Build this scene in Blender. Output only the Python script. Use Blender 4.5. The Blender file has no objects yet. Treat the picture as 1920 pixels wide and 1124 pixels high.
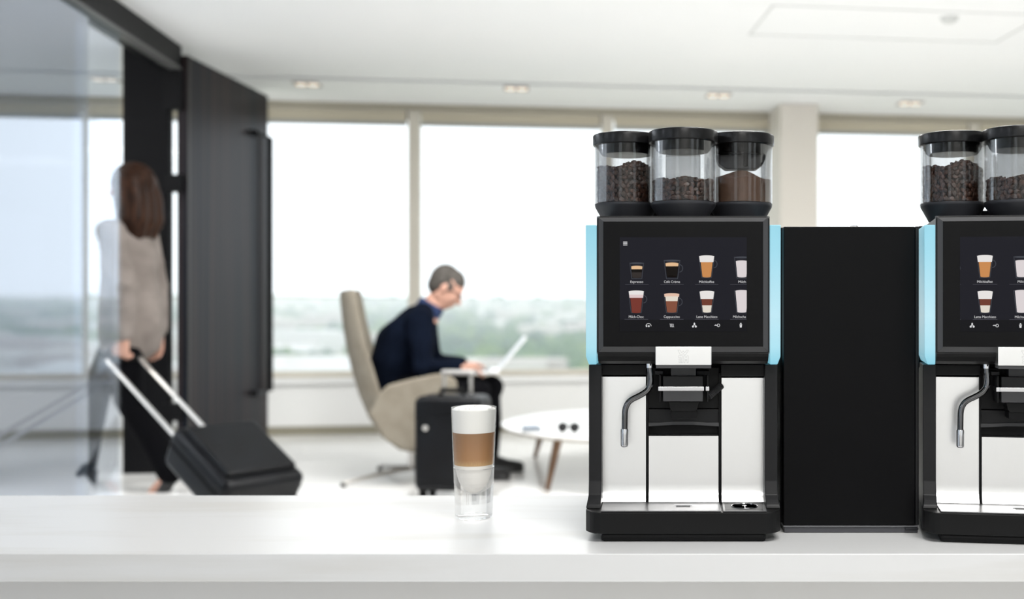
import bpy, bmesh, math, random
from mathutils import Vector, Matrix

# ---------------------------------------------------------------- camera, world, light
F, CX, CY, EYE = 2000.0, 1263.0, 560.0, 1.0     # focal length / principal point in px of 1920x1124, eye height in m
scn = bpy.context.scene
col = scn.collection
cam_d = bpy.data.cameras.new('camera')
cam = bpy.data.objects.new('camera', cam_d); col.objects.link(cam)
cam.location = (0, 0, EYE); cam.rotation_euler = (math.radians(90), 0, 0)
cam_d.sensor_width = 36.0; cam_d.lens = 36.0 * F / 1920
cam_d.shift_x = -(CX - 960) / 1920; cam_d.shift_y = (CY - 562) / 1920
cam_d.clip_start = 0.05; cam_d.clip_end = 20000
cam_d.dof.use_dof = True; cam_d.dof.focus_distance = 1.84; cam_d.dof.aperture_fstop = 2.3
scn.camera = cam

world = bpy.data.worlds.new('sky'); scn.world = world; world.use_nodes = True
bg = world.node_tree.nodes['Background']
bg.inputs[0].default_value = (0.945, 0.97, 1.0, 1); bg.inputs[1].default_value = 1.95

def light(name, typ, loc, rot, energy, color=(1, 1, 1), **kw):
    l = bpy.data.lights.new(name, typ); l.energy = energy; l.color = color
    for k, v in kw.items(): setattr(l, k, v)
    o = bpy.data.objects.new(name, l); col.objects.link(o); o.location = loc; o.rotation_euler = rot
    return o
for lx, ly, le in ((2.8, 4.6, 50), (0.8, 4.65, 48), (-1.0, 4.65, 74), (-4.6, 5.0, 40), (0.3, -1.6, 54), (0.7, 0.75, 46)):  # unseen area lights added under the ceiling to brighten lounge and counter
    light('added_fill_light', 'AREA', (lx, ly, 2.43), (0, 0, 0), le, (1, .985, .96), shape='RECTANGLE', size=1.3, size_y=.6)

vs = scn.view_settings
vs.view_transform = 'Standard'; vs.look = 'None'; vs.gamma = 1.0; vs.use_curve_mapping = False; vs.exposure = -0.12
scn.cycles.volume_bounces = 4
scn.cycles.transparent_max_bounces = 24
scn.cycles.sample_clamp_indirect = 6.0

# ---------------------------------------------------------------- helpers
A = math.radians(7.5)
ROOM = Matrix.Rotation(A, 4, 'Z')                # the lounge is turned 7.5 degrees from the counter

def P(px, py, d):
    return Vector(((px - CX) / F * d, d, EYE - (py - CY) / F * d))
def PX(px, d): return (px - CX) / F * d
def PZ(py, d): return EYE - (py - CY) / F * d

MATS = {}
def mat(name, color=(.8, .8, .8), rough=.5, metal=0., spec=.5, emit=None, estr=1., noise=None, bump=None, trans=0., ior=1.45, coat=0.):
    if name in MATS: return MATS[name]
    m = bpy.data.materials.new(name); m.use_nodes = True
    nt = m.node_tree; b = nt.nodes['Principled BSDF']
    b.inputs['Base Color'].default_value = (*color, 1)
    b.inputs['Roughness'].default_value = rough; b.inputs['Metallic'].default_value = metal
    b.inputs['Specular IOR Level'].default_value = spec; b.inputs['IOR'].default_value = ior
    b.inputs['Transmission Weight'].default_value = trans
    b.inputs['Coat Weight'].default_value = coat
    if emit:
        b.inputs['Emission Color'].default_value = (*emit, 1); b.inputs['Emission Strength'].default_value = estr
    if noise:                                    # (scale xyz, second colour, contrast lo, hi)
        sc, c2, lo, hi = noise
        tc = nt.nodes.new('ShaderNodeTexCoord'); mp = nt.nodes.new('ShaderNodeMapping'); nz = nt.nodes.new('ShaderNodeTexNoise')
        mp.inputs['Scale'].default_value = sc; nz.inputs['Scale'].default_value = 1.0; nz.inputs['Detail'].default_value = 5
        rp = nt.nodes.new('ShaderNodeValToRGB')
        rp.color_ramp.elements[0].position = lo; rp.color_ramp.elements[1].position = hi
        rp.color_ramp.elements[0].color = (*color, 1); rp.color_ramp.elements[1].color = (*c2, 1)
        nt.links.new(tc.outputs['Object'], mp.inputs['Vector']); nt.links.new(mp.outputs[0], nz.inputs['Vector'])
        nt.links.new(nz.outputs['Fac'], rp.inputs[0]); nt.links.new(rp.outputs[0], b.inputs['Base Color'])
    if bump:
        sc, st = bump
        tc = nt.nodes.new('ShaderNodeTexCoord'); mp = nt.nodes.new('ShaderNodeMapping'); nz = nt.nodes.new('ShaderNodeTexNoise')
        mp.inputs['Scale'].default_value = sc; nz.inputs['Scale'].default_value = 1.0; nz.inputs['Detail'].default_value = 4
        bp = nt.nodes.new('ShaderNodeBump'); bp.inputs['Strength'].default_value = st; bp.inputs['Distance'].default_value = .002
        nt.links.new(tc.outputs['Object'], mp.inputs['Vector']); nt.links.new(mp.outputs[0], nz.inputs['Vector'])
        nt.links.new(nz.outputs['Fac'], bp.inputs['Height']); nt.links.new(bp.outputs[0], b.inputs['Normal'])
    MATS[name] = m
    return m

def mixed_glass(name, fac):
    m = bpy.data.materials.new(name); m.use_nodes = True; nt = m.node_tree
    nt.nodes.remove(nt.nodes['Principled BSDF'])
    tr = nt.nodes.new('ShaderNodeBsdfTransparent'); gl = nt.nodes.new('ShaderNodeBsdfGlass'); gl.inputs['IOR'].default_value = 1.46; gl.inputs['Roughness'].default_value = 0
    mx = nt.nodes.new('ShaderNodeMixShader'); mx.inputs[0].default_value = fac
    nt.links.new(gl.outputs[0], mx.inputs[1]); nt.links.new(tr.outputs[0], mx.inputs[2]); nt.links.new(mx.outputs[0], nt.nodes['Material Output'].inputs[0])
    MATS[name] = m
    return m

def sheet_glass(name, tint, gloss_col, base_fac, fres_mul, rough, frost=0.):
    """thin sheet: mostly see-through, with a mirror share that grows at grazing angles"""
    m = bpy.data.materials.new(name); m.use_nodes = True; nt = m.node_tree
    nt.nodes.remove(nt.nodes['Principled BSDF']); out = nt.nodes['Material Output']
    tr = nt.nodes.new('ShaderNodeBsdfTransparent'); tr.inputs[0].default_value = (*tint, 1)
    gl = nt.nodes.new('ShaderNodeBsdfGlossy'); gl.inputs['Color'].default_value = (*gloss_col, 1); gl.inputs['Roughness'].default_value = rough
    fr = nt.nodes.new('ShaderNodeFresnel'); fr.inputs[0].default_value = 1.5
    ma = nt.nodes.new('ShaderNodeMath'); ma.operation = 'MULTIPLY_ADD'; ma.use_clamp = True
    ma.inputs[1].default_value = fres_mul; ma.inputs[2].default_value = base_fac
    mx = nt.nodes.new('ShaderNodeMixShader')
    nt.links.new(fr.outputs[0], ma.inputs[0]); nt.links.new(ma.outputs[0], mx.inputs[0])
    src = tr
    if frost:
        tl = nt.nodes.new('ShaderNodeBsdfTranslucent'); tl.inputs[0].default_value = (.72, .84, .95, 1)
        src = nt.nodes.new('ShaderNodeMixShader'); src.inputs[0].default_value = frost
        nt.links.new(tr.outputs[0], src.inputs[1]); nt.links.new(tl.outputs[0], src.inputs[2])
    nt.links.new(src.outputs[0], mx.inputs[1]); nt.links.new(gl.outputs[0], mx.inputs[2]); nt.links.new(mx.outputs[0], out.inputs[0])
    MATS[name] = m
    return m

class B:
    """collects shapes; build() links them as one mesh object"""
    def __init__(s, M=None): s.v, s.f, s.m, s.mi, s.M = [], [], [], 0, M
    def add(s, vs_, fs):
        n = len(s.v)
        s.v += [Vector(x) for x in vs_]
        s.f += [tuple(i + n for i in f) for f in fs]; s.m += [s.mi] * len(fs)
        return s
    def addbm(s, bm):
        bm.verts.index_update()
        s.add([v.co.copy() for v in bm.verts], [[v.index for v in f.verts] for f in bm.faces]); bm.free()
        return s
    def box(s, x0, x1, y0, y1, z0, z1, bev=0., seg=2):
        bm = bmesh.new(); bmesh.ops.create_cube(bm, size=1)
        for v in bm.verts:
            v.co = Vector(((x0 + x1) / 2 + v.co.x * (x1 - x0), (y0 + y1) / 2 + v.co.y * (y1 - y0), (z0 + z1) / 2 + v.co.z * (z1 - z0)))
        if bev > 0:
            bmesh.ops.bevel(bm, geom=list(bm.edges), offset=bev, segments=seg, affect='EDGES', profile=.5)
        return s.addbm(bm)
    def prism(s, poly, axis, a0, a1, bev=0., seg=2):
        """poly in the two other axes (in xyz order), extruded along axis"""
        def mk(p, a):
            return {'x': (a, p[0], p[1]), 'y': (p[0], a, p[1]), 'z': (p[0], p[1], a)}[axis]
        bm = bmesh.new()
        v0 = [bm.verts.new(mk(p, a0)) for p in poly]; v1 = [bm.verts.new(mk(p, a1)) for p in poly]
        n = len(poly)
        bm.faces.new(v0); bm.faces.new(v1[::-1])
        for i in range(n): bm.faces.new((v0[i], v1[i], v1[(i + 1) % n], v0[(i + 1) % n]))
        bmesh.ops.recalc_face_normals(bm, faces=list(bm.faces))
        if bev > 0: bmesh.ops.bevel(bm, geom=list(bm.edges), offset=bev, segments=seg, affect='EDGES', profile=.5)
        return s.addbm(bm)
    def tube(s, pts, r, seg=12, caps=True):
        pts = [Vector(p) for p in pts]; n = len(pts)
        rr = r if isinstance(r, (list, tuple)) else [r] * n
        up = None; V = []; Fc = []
        for i, p in enumerate(pts):
            t = (pts[min(i + 1, n - 1)] - pts[max(i - 1, 0)]).normalized()
            if up is None:
                up = Vector((0, 0, 1)) if abs(t.z) < .9 else Vector((1, 0, 0))
            a = (up - t * up.dot(t)).normalized(); b = t.cross(a); up = a
            for k in range(seg):
                q = 2 * math.pi * k / seg
                V.append(p + (a * math.cos(q) + b * math.sin(q)) * rr[i])
        for i in range(n - 1):
            for k in range(seg):
                k2 = (k + 1) % seg
                Fc.append((i * seg + k, i * seg + k2, (i + 1) * seg + k2, (i + 1) * seg + k))
        if caps:
            Fc.append(tuple(range(seg))[::-1]); Fc.append(tuple((n - 1) * seg + k for k in range(seg)))
        return s.add(V, Fc)
    def lathe(s, prof, c=(0, 0, 0), seg=48, closed=False):
        V = []; Fc = []; n = len(prof)
        for r, z in prof:
            for k in range(seg):
                q = 2 * math.pi * k / seg
                V.append((c[0] + r * math.cos(q), c[1] + r * math.sin(q), c[2] + z))
        for i in range(n if closed else n - 1):
            j = (i + 1) % n
            for k in range(seg):
                k2 = (k + 1) % seg
                Fc.append((i * seg + k, i * seg + k2, j * seg + k2, j * seg + k))
        if not closed:
            if prof[0][0] > 1e-5: Fc.append(tuple(range(seg))[::-1])
            if prof[-1][0] > 1e-5: Fc.append(tuple((n - 1) * seg + k for k in range(seg)))
        return s.add(V, Fc)
    def ball(s, c, r, sub=2, M=None):
        r = r if isinstance(r, (list, tuple)) else (r, r, r)
        bm = bmesh.new(); bmesh.ops.create_icosphere(bm, subdivisions=sub, radius=1)
        for v in bm.verts:
            q = Vector((v.co.x * r[0], v.co.y * r[1], v.co.z * r[2]))
            v.co = (M @ q if M else q) + Vector(c)
        return s.addbm(bm)
    def limb(s, pts, rad, seg=14):
        s.tube(pts, rad, seg)
        for p, r in zip(pts, rad): s.ball(p, r * .995, 2)
        return s
    def build(s, name, mats, parent=None, smooth=35, origin=None, clean=True):
        mats = mats if isinstance(mats, (list, tuple)) else [mats]
        vv = [(s.M @ p) for p in s.v] if s.M else s.v
        if parent is not None: o0 = Vector(parent['_o'])
        elif origin is not None: o0 = Vector(origin)
        else:
            xs = [p.x for p in vv]; ys = [p.y for p in vv]; zs = [p.z for p in vv]
            o0 = Vector(((min(xs) + max(xs)) / 2, (min(ys) + max(ys)) / 2, min(zs)))
        me = bpy.data.meshes.new(name)
        me.from_pydata([tuple(p - o0) for p in vv], [], s.f)
        for m in mats: me.materials.append(m)
        me.polygons.foreach_set('material_index', s.m)
        if clean:
            bm = bmesh.new(); bm.from_mesh(me)
            bmesh.ops.remove_doubles(bm, verts=bm.verts, dist=1e-6)
            bmesh.ops.recalc_face_normals(bm, faces=bm.faces); bm.to_mesh(me); bm.free()
        if smooth:
            me.polygons.foreach_set('use_smooth', [True] * len(me.polygons))
            me.set_sharp_from_angle(angle=math.radians(smooth))
        me.update()
        o = bpy.data.objects.new(name, me); col.objects.link(o)
        if smooth and len(me.polygons) < 6000:
            wn = o.modifiers.new('normals', 'WEIGHTED_NORMAL'); wn.keep_sharp = True
        o['_o'] = tuple(o0)
        if parent is not None: o.parent = parent; o.location = o0 - Vector(parent['_o'])
        else: o.location = o0
        return o

def tag(o, label, cat, group=None, kind=None):
    o['label'] = label; o['category'] = cat
    if group: o['group'] = group
    if kind: o['kind'] = kind
    return o
def thing(name, loc, label, cat, group=None):
    o = bpy.data.objects.new(name, None); col.objects.link(o)
    o.empty_display_size = .1; o.location = loc; o['_o'] = tuple(loc)
    return tag(o, label, cat, group)
def struct(o): o['kind'] = 'structure'; return o
def copy_tree(o, parent=None, skip=()):
    c = o.copy(); col.objects.link(c); c.parent = parent
    for ch in list(o.children):
        if ch.name.split('.')[0] in skip: continue
        copy_tree(ch, c, skip)
    return c

# ---------------------------------------------------------------- materials
white_wall = mat('white_paint', (.82, .82, .80), .7, noise=((1.5, 1.5, 1.5), (.85, .85, .84), .3, .7))
ceil_m = mat('ceiling_plaster', (.87, .88, .885), .85, noise=((.8, .8, .8), (.90, .90, .90), .3, .7))
floor_m = mat('pale_stone_tile', (.92, .91, .89), .16, noise=((2, 2, 2), (.96, .955, .945), .3, .7))
refl_grey_m = mat('reflection_grey_tile', (.36, .355, .35), .5, noise=((3, 3, 3), (.42, .415, .41), .3, .7))
grout_m = mat('grout', (.70, .69, .67), .8)
alu_m = mat('beige_window_profile', (.62, .58, .50), .45, noise=((3, 3, 3), (.66, .62, .54), .3, .7))
olive_m = mat('olive_gap_shade', (.40, .37, .28), .6)
blind_m = mat('beige_blind_fabric', (.56, .51, .40), .85, bump=((300, 300, 300), .4))
bar_m = mat('grey_blind_bar', (.36, .37, .36), .5)
foot_shade_m = mat('olive_floor_gap_shade', (.27, .25, .19), .6)
black_frame = mat('black_lacquer', (.005, .005, .006), .45, spec=.15)
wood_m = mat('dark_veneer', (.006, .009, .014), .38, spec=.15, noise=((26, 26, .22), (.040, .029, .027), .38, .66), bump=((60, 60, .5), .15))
wood_m.node_tree.nodes['Principled BSDF'].inputs['Specular Tint'].default_value = (.50, .72, 1.0, 1)  # blue sky reflection put into the veneer's base colour and specular tint
dkmetal = mat('dark_metal', (.03, .03, .035), .35, metal=.6)
pane_m = sheet_glass('window_glass', (.97, .99, .99), (1, 1, 1), 0., .2, .0)
wallglass_m = sheet_glass('partition_glass', (.95, .98, 1.0), (.80, .85, .94), .42, 1.0, .04, frost=.16)
clearglass_m = sheet_glass('clear_partition_glass', (.95, .97, 1.0), (.88, .93, 1.0), .0, .34, .02)
jar_m = sheet_glass('hopper_glass', (.86, .86, .86), (1, 1, 1), .0, .55, .02)
tumbler_m = sheet_glass('tumbler_glass', (.99, .99, .985), (1, 1, 1), .0, .4, .0)
quartz_m = mat('white_veined_quartz', (.70, .70, .70), .32, noise=((1.3, 9, 14), (.63, .62, .60), .50, .66))
quartz2_m = mat('white_cabinet_lacquer', (.72, .71, .69), .5, noise=((2, 2, 2), (.76, .75, .74), .3, .7))
blk = mat('black_plastic', (.006, .006, .0063), .45, spec=.22, bump=((900, 900, 900), .05))
blk_soft = mat('charcoal_plastic', (.011, .011, .012), .4, spec=.28)
blk_deep = mat('deep_black_plastic', (.004, .004, .0045), .5, spec=.2)
blk_gloss = mat('black_display_glass', (.005, .005, .0055), .08, spec=.12)
grey_pl = mat('dark_grey_plastic', (.05, .05, .053), .4, spec=.5)
steel = mat('brushed_steel', (.96, .96, .96), .28, metal=1., bump=((700, 40, 40), .03))
steel_grate = mat('satin_grate_steel', (.15, .15, .155), .36, metal=1., bump=((60, 900, 60), .05))
chrome = mat('polished_chrome', (.72, .72, .74), .05, metal=1.)
dark_chrome = mat('dark_chrome', (.16, .16, .165), .06, metal=1.)
fridge_m = mat('black_powder_coat', (.0025, .0025, .003), .36, spec=.12, bump=((1200, 1200, 1200), .06))
fridge_rail = mat('anthracite_rail', (.06, .06, .068), .4, spec=.4)
bean_m = mat('roasted_bean', (.030, .013, .008), .32, spec=.7, noise=((110, 110, 110), (.125, .052, .031), .38, .66))
smoked_m = sheet_glass('smoked_glass', (.62, .62, .62), (1, 1, 1), .0, .5, .05)
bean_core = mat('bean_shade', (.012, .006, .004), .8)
powder_m = mat('cocoa_powder', (.15, .085, .055), .9, noise=((60, 60, 60), (.20, .115, .075), .3, .7), bump=((400, 400, 400), .3))
skin_m = mat('skin', (.50, .27, .20), .5, noise=((12, 12, 12), (.56, .32, .24), .3, .7))
brown_hair = mat('brown_hair', (.012, .0055, .0035), .5, spec=.15, noise=((90, 90, 6), (.055, .022, .011), .4, .7))
grey_hair = mat('grey_hair', (.045, .04, .035), .7, spec=.2, noise=((80, 80, 30), (.12, .11, .10), .35, .7))
cardi_m = mat('taupe_knit', (.17, .145, .13), .9, noise=((5, 5, 9), (.27, .235, .215), .35, .7), bump=((150, 150, 60), .5))
blacktr = mat('black_trousers', (.004, .004, .005), .85, spec=.05)
navy_m = mat('navy_wool', (.0025, .004, .009), .9, spec=.04, noise=((8, 8, 8), (.005, .008, .017), .3, .7))
collar_m = mat('blue_shirt', (.012, .03, .10), .7)
shoe_m = mat('black_leather', (.008, .008, .009), .35)
case_m = mat('black_suitcase_shell', (.003, .0032, .004), .38, spec=.22, noise=((6, 6, 6), (.006, .007, .009), .3, .7))
case_trim = mat('black_rubber', (.005, .005, .005), .7, spec=.2)
alu_rod = mat('satin_aluminium', (.62, .60, .57), .3, metal=.9)
chair_m = mat('taupe_upholstery', (.23, .20, .155), .85, noise=((14, 14, 14), (.28, .25, .20), .3, .7), bump=((250, 250, 250), .4))
chair_in = mat('taupe_inner_lining', (.20, .175, .135), .85)
table_m = mat('white_table_top', (.84, .84, .83), .2)
table_edge = mat('pale_oak_edge', (.46, .40, .31), .5)
leg_m = mat('walnut_leg', (.15, .085, .05), .5, noise=((40, 40, 4), (.22, .13, .08), .35, .7))
laptop_m = mat('silver_laptop', (.82, .83, .84), .3, metal=.3)

# ---------------------------------------------------------------- the lounge: floor, ceiling, walls
CEIL = 2.45
UW = -2.03           # side wall line (glass + door) in room u
VW = 8.10            # window wall in room v
fl = struct(B(ROOM).box(-7, 7.6, -3, VW + .02, -.22, -.012).build('floor', grout_m, smooth=0))
tile_me = {}
TS = 1.2
for i in range(-6, 7):
    for j in range(0, 9):
        u0 = i * TS - .62; v0 = VW - (j + 1) * TS
        near = v0 < .3                              # unseen tiles, made grey to darken the reflections in the steel panels
        src = tile_me.get(near)
        if src is None:
            t = B().box(0, TS - .004, 0, TS - .004, -.012, 0, .0015, 1).build('tile', refl_grey_m if near else floor_m, smooth=0, origin=(0, 0, 0)); tile_me[near] = t
        else:
            t = src.copy(); col.objects.link(t)
        t.parent = fl; t.matrix_parent_inverse = Matrix.Translation(-fl.location)
        w = ROOM @ Vector((u0, v0, 0)); t.location = w; t.rotation_euler = (0, 0, A)

# ceiling: main field and the window strip either side of a recessed line, its shade painted dark grey
VS = 7.27
ce = struct(B(ROOM).box(-7, 7.6, -3, VW + .3, CEIL + .03, CEIL + .25).build('ceiling', mat('ceiling_line_shade', (.20, .21, .21), .9), smooth=0))
B(ROOM).box(-7, 7.6, -3, VS - .045, CEIL, CEIL + .03).build('ceiling_panel', ceil_m, ce, 0)
B(ROOM).box(-7, 7.6, VS + .045, VW + .3, CEIL, CEIL + .03).build('ceiling_panel', ceil_m, ce, 0)
b = B(ROOM)          # access hatch: a thin frame line in the ceiling
hx0, hx1, hv0, hv1 = 1.17, 2.6, 5.15, 5.75
for q in ((hx0, hx0 + .012, hv0, hv1), (hx1 - .012, hx1, hv0, hv1), (hx0, hx1, hv1 - .012, hv1), (hx0, hx1, hv0, hv0 + .012)):
    b.box(*q, CEIL - .004, CEIL + .01)
b.build('hatch_frame', mat('hatch_frame_grey', (.70, .71, .70), .6), ce, 0)

# window wall: parapet, sill, posts, panes
SILL, HEAD = .415, 2.40
pw = struct(B(ROOM).box(-7, 7.6, VW, VW + .25, 0, SILL - .04).build('wall_back', white_wall, smooth=0))
struct(B(ROOM).box(-7, 7.6, VW - .05, VW + .30, SILL - .04, SILL, .004).build('trim_1', mat('white_sill', (.84, .84, .83), .35)))
struct(B(ROOM).box(-7, 7.6, VW - .012, VW - .0005, 0.0005, .062).build('floor_gap_shade_back', foot_shade_m, smooth=0))  # dark strip: shade of the recess at the floor, painted in olive
hd = struct(B(ROOM).box(-7, 7.6, VW + .06, VW + .28, HEAD, CEIL - .0005).build('trim_2', alu_m, smooth=0))
B(ROOM).box(-7, 7.6, VW + .035, VW + .06, CEIL - .028, CEIL - .0005).build('painted_gap_shade', olive_m, hd, 0)  # olive strip painted in place of the shade in the gap
posts = [-6.78, -5.31, -3.84, -2.352, -.882, .563, 1.965, 3.50, 4.97, 6.44]
bl_lab = {3: 'rolled beige window blind right beside the open dark door', 4: 'rolled beige window blind above the seated man',
          5: 'rolled beige window blind just left of the ceiling column', 6: 'rolled beige window blind just right of the ceiling column',
          7: 'rolled beige window blind above the right-hand coffee machine', 2: 'rolled beige window blind behind the dark door post',
          1: 'rolled beige window blind seen through the glass partition'}
for k in range(len(posts) - 1):
    u0, u1 = posts[k], posts[k + 1]
    wd = struct(B(ROOM).box(u0 - .043, u0 + .043, VW + .04, VW + .16, SILL, HEAD, .004).build('window_%d' % (k + 1), alu_m))
    B(ROOM).box(u0 + .043, u1 - .043, VW + .06, VW + .14, SILL, SILL + .045, .004).build('bottom_rail', alu_m, wd)
    B(ROOM).box(u0 + .043, u1 - .043, VW + .098, VW + .104, SILL + .045, HEAD).build('pane', pane_m, wd, 0)
    if k in bl_lab:
        bl = thing('roller_blind', ROOM @ Vector(((u0 + u1) / 2, VW + .06, 2.29)), bl_lab[k], 'blind', 'rolled blinds along the window wall')
        B(ROOM).box(u0 + .055, u1 - .055, VW + .045, VW + .050, 2.315, 2.397).build('fabric', blind_m, bl, 0)
        B(ROOM).tube([(u0 + .055, VW + .085, 2.368), (u1 - .055, VW + .085, 2.368)], .030, 16).build('roll', blind_m, bl)
        B(ROOM).box(u0 + .05, u1 - .05, VW + .038, VW + .058, 2.288, 2.316, .004).build('bottom_bar', bar_m, bl)
        B(ROOM).box(u1 - .055, u1 - .046, VW + .045, VW + .12, 2.33, 2.40).build('bracket', dkmetal, bl, 0)
B(ROOM).box(1.82, 2.11, 7.75, VW + .25, .0005, CEIL - .0005, .006).build('wall_column', mat('warm_white_column', (.70, .66, .60), .7))
struct(bpy.data.objects['wall_column'])

# unseen wall added behind the camera, with three tall windows, and the wall far right
wr = struct(B(ROOM).box(-3.6, -2.9, -3.05, -2.9, .0005, CEIL - .0005).build('wall_rear_added', white_wall, smooth=0))  # added to cut the light falling on the machine fronts
for q0, q1 in ((-1.7, 1.9), (3.0, 4.2), (5.4, 7.6)):
    B(ROOM).box(q0, q1, -3.05, -2.9, .0005, CEIL - .0005).build('added_wall_pier', white_wall, wr, 0)
for q0, q1 in ((-2.9, -1.7), (1.9, 3.0), (4.2, 5.4)):  # openings added for bright upright streaks in the reflections
    B(ROOM).box(q0, q1, -3.05, -2.9, .0005, .25).build('added_wall_apron', white_wall, wr, 0)
    B(ROOM).box(q0, q1, -3.0, -2.99, .25, CEIL - .0005).build('pane', pane_m, wr, 0)
struct(B(ROOM).box(7.6, 7.8, -3.05, VW + .3, .0005, CEIL).build('wall_right', white_wall, smooth=0))

# side line: glass partition, black header and post, open door
hdr = struct(B(ROOM).box(UW - .10, UW + .03, -1.5, 6.44, CEIL - .13, CEIL - .0005, .003).build('trim_3', black_frame))
B(ROOM).box(UW - .03, UW + .036, -1.5, 6.44, CEIL - .142, CEIL - .13).build('track_line', mat('track_grey', (.10, .10, .10), .4), hdr, 0)
gw = thing('glass_partition', ROOM @ Vector((UW, 4.2, 0)), 'tall bluish reflecting glass partition in front of the walking woman', 'partition')
for v0, v1, gm in ((-1.4, 1.15, wallglass_m), (1.155, 3.16, wallglass_m), (3.165, 5.205, wallglass_m), (5.21, 5.59, clearglass_m)):
    B(ROOM).box(UW - .006, UW + .006, v0, v1, .012, CEIL - .142).build('glass_sheet', gm, gw, 0)
B(ROOM).box(UW - .015, UW + .015, -1.4, 5.59, 0.0005, .012).build('floor_channel', alu_rod, gw, 0)
post = struct(B(ROOM).box(-2.315, -2.066, 6.42, 6.50, .0005, CEIL - .001, .004).build('wall_left', black_frame))
# door leaf, hinged at the post, swung open along the wall line
H0 = Vector((-2.005, 6.42, 0)); H1 = Vector((-1.845, 7.67, 0))
dang = math.atan2(H1.x - H0.x, H1.y - H0.y)
DM = ROOM @ Matrix.Translation(H0) @ Matrix.Rotation(-dang, 4, 'Z')     # local: x = thickness (+x to the room), y along the leaf
DL = (H1 - H0).length
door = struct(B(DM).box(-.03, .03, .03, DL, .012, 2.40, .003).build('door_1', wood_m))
B(DM).box(.031, .034, .03, .06, .012, 2.40).build('edge_strip', mat('dark_edge', (.012, .011, .011), .4), door, 0)
hb = B(DM)
hb.tube([(.03, DL - .30, 2.10), (.062, DL - .30, 2.10), (.066, DL - .055, 2.10), (.066, DL - .055, .37), (.062, DL - .30, .37), (.03, DL - .30, .37)], .019, 10)
hb.build('pull_handle', black_frame, door)
for z, hh in ((.35, .05), (1.66, .05), (2.20, .12)):
    B(DM).box(-.085, .012, -.02, .05, z - hh, z + hh, .003).build('hinge', black_frame, door)

# recessed ceiling lamps
lamp_em = mat('lamp_glow', (1, .9, .8), .5, emit=(1, .86, .72), estr=.75)
lamp_fr = mat('lamp_frame', (.38, .33, .30), .5)
dl_lab = ['recessed ceiling lamp seen through the glass partition', 'recessed ceiling lamp nearest the open dark door', 'recessed ceiling lamp above the seated man',
          'recessed ceiling lamp above the left-hand coffee machine', 'recessed ceiling lamp just right of the column']
def on_ceil(px, py):
    d = F * (CEIL - EYE) / (CY - py); return Vector((PX(px, d), d, CEIL))
for (px, py), lb in zip(((197, 148), (576, 157), (968, 165), (1347, 178), (1706, 193)), dl_lab):
    c = on_ceil(px, py); M = Matrix.Translation(c) @ Matrix.Rotation(A, 4, 'Z')
    t = thing('ceiling_lamp', c, lb, 'ceiling lamp', 'recessed lamps in the window strip of the ceiling')
    B(M).box(-.085, .085, -.085, .085, -.006, -.0005, .002).build('frame', lamp_fr, t)
    for sx in (-.04, .04):
        B(M).lathe([(.033, -.012), (.036, -.006)], (sx, 0, 0), 20).build('spot', lamp_em, t)
sn = on_ceil(1780, 33)
t = thing('ceiling_sensor', sn, 'small round white sensor on the ceiling at top right', 'sensor')
B().lathe([(0.001, -.03), (.03, -.026), (.045, -.01), (.05, -.0005)], sn, 28).build('dome', mat('sensor_white', (.66, .67, .66), .5), t)

# ---------------------------------------------------------------- the hazy view outside: land far below
random.seed(5)
GZ = -45.0
def land_h(x, y):
    r = math.hypot(x, y)
    return GZ + 6 * math.sin(x * .004 + 1) * math.sin(y * .0031) + max(0, r - 1800) * .012 + 10 * math.sin(x * .0011 + y * .0007)
b = B(); N = 60; V = []; Fc = []
for i in range(N + 1):
    for j in range(N + 1):
        x = -4500 + 9000 * i / N; y = -200 + 6200 * j / N
        V.append((x, y, land_h(x, y)))
for i in range(N):
    for j in range(N):
        a = i * (N + 1) + j; Fc.append((a, a + N + 1, a + N + 2, a + 1))
b.add(V, Fc)
gnd = b.build('ground', mat('far_meadow', (.26, .30, .20), .95, noise=((.02, .02, .02), (.44, .42, .36), .42, .62)), origin=(0, 0, 0), clean=False)
struct(gnd)
tb = B(); hbm = B()
ico = bmesh.new(); bmesh.ops.create_icosphere(ico, subdivisions=1, radius=1); ico.verts.index_update()
iv = [v.co.copy() for v in ico.verts]; if_ = [[v.index for v in f.verts] for f in ico.faces]; ico.free()
for k in range(5200):
    d = 420 + 3200 * random.random() ** 1.7; t_ = random.uniform(-.9, .55)
    x, y = d * t_, d
    n = math.sin(x * .013 + y * .004) + math.sin(y * .011 - x * .006)
    z = land_h(x, y)
    if n > -.1:
        r = random.uniform(4, 9) * (1 + d / 3500)
        tb.mi = random.randrange(3)
        tb.add([(x + q.x * r * random.uniform(.85, 1.15), y + q.y * r, z + r * .6 + q.z * r * random.uniform(.7, 1.0)) for q in iv], if_)
    elif k % 3 == 0:
        w, l, h = random.uniform(8, 26), random.uniform(8, 20), random.uniform(5, 16)
        hbm.mi = random.randrange(3); hbm.box(x - w, x + w, y - l, y + l, z - 4, z + h)
o = tb.build('distant_trees', [mat('far_leaf_a', (.10, .17, .09), .9), mat('far_leaf_b', (.15, .22, .10), .9), mat('far_leaf_c', (.08, .13, .10), .9)], origin=(0, 0, 0), clean=False)
tag(o, 'hazy green tree crowns spread far below the windows', 'trees', kind='stuff')
o = hbm.build('distant_houses', [mat('far_house_a', (.62, .60, .57), .9), mat('far_house_b', (.50, .46, .44), .9), mat('far_house_c', (.70, .70, .70), .9)], origin=(0, 0, 0), smooth=0, clean=False)
tag(o, 'pale hazy houses scattered far below the windows', 'houses', kind='stuff')
hz = bpy.data.materials.new('haze'); hz.use_nodes = True; nt = hz.node_tree
nt.nodes.remove(nt.nodes['Principled BSDF'])
vsn = nt.nodes.new('ShaderNodeVolumeScatter'); vsn.inputs['Color'].default_value = (.58, .615, .65, 1)
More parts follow.
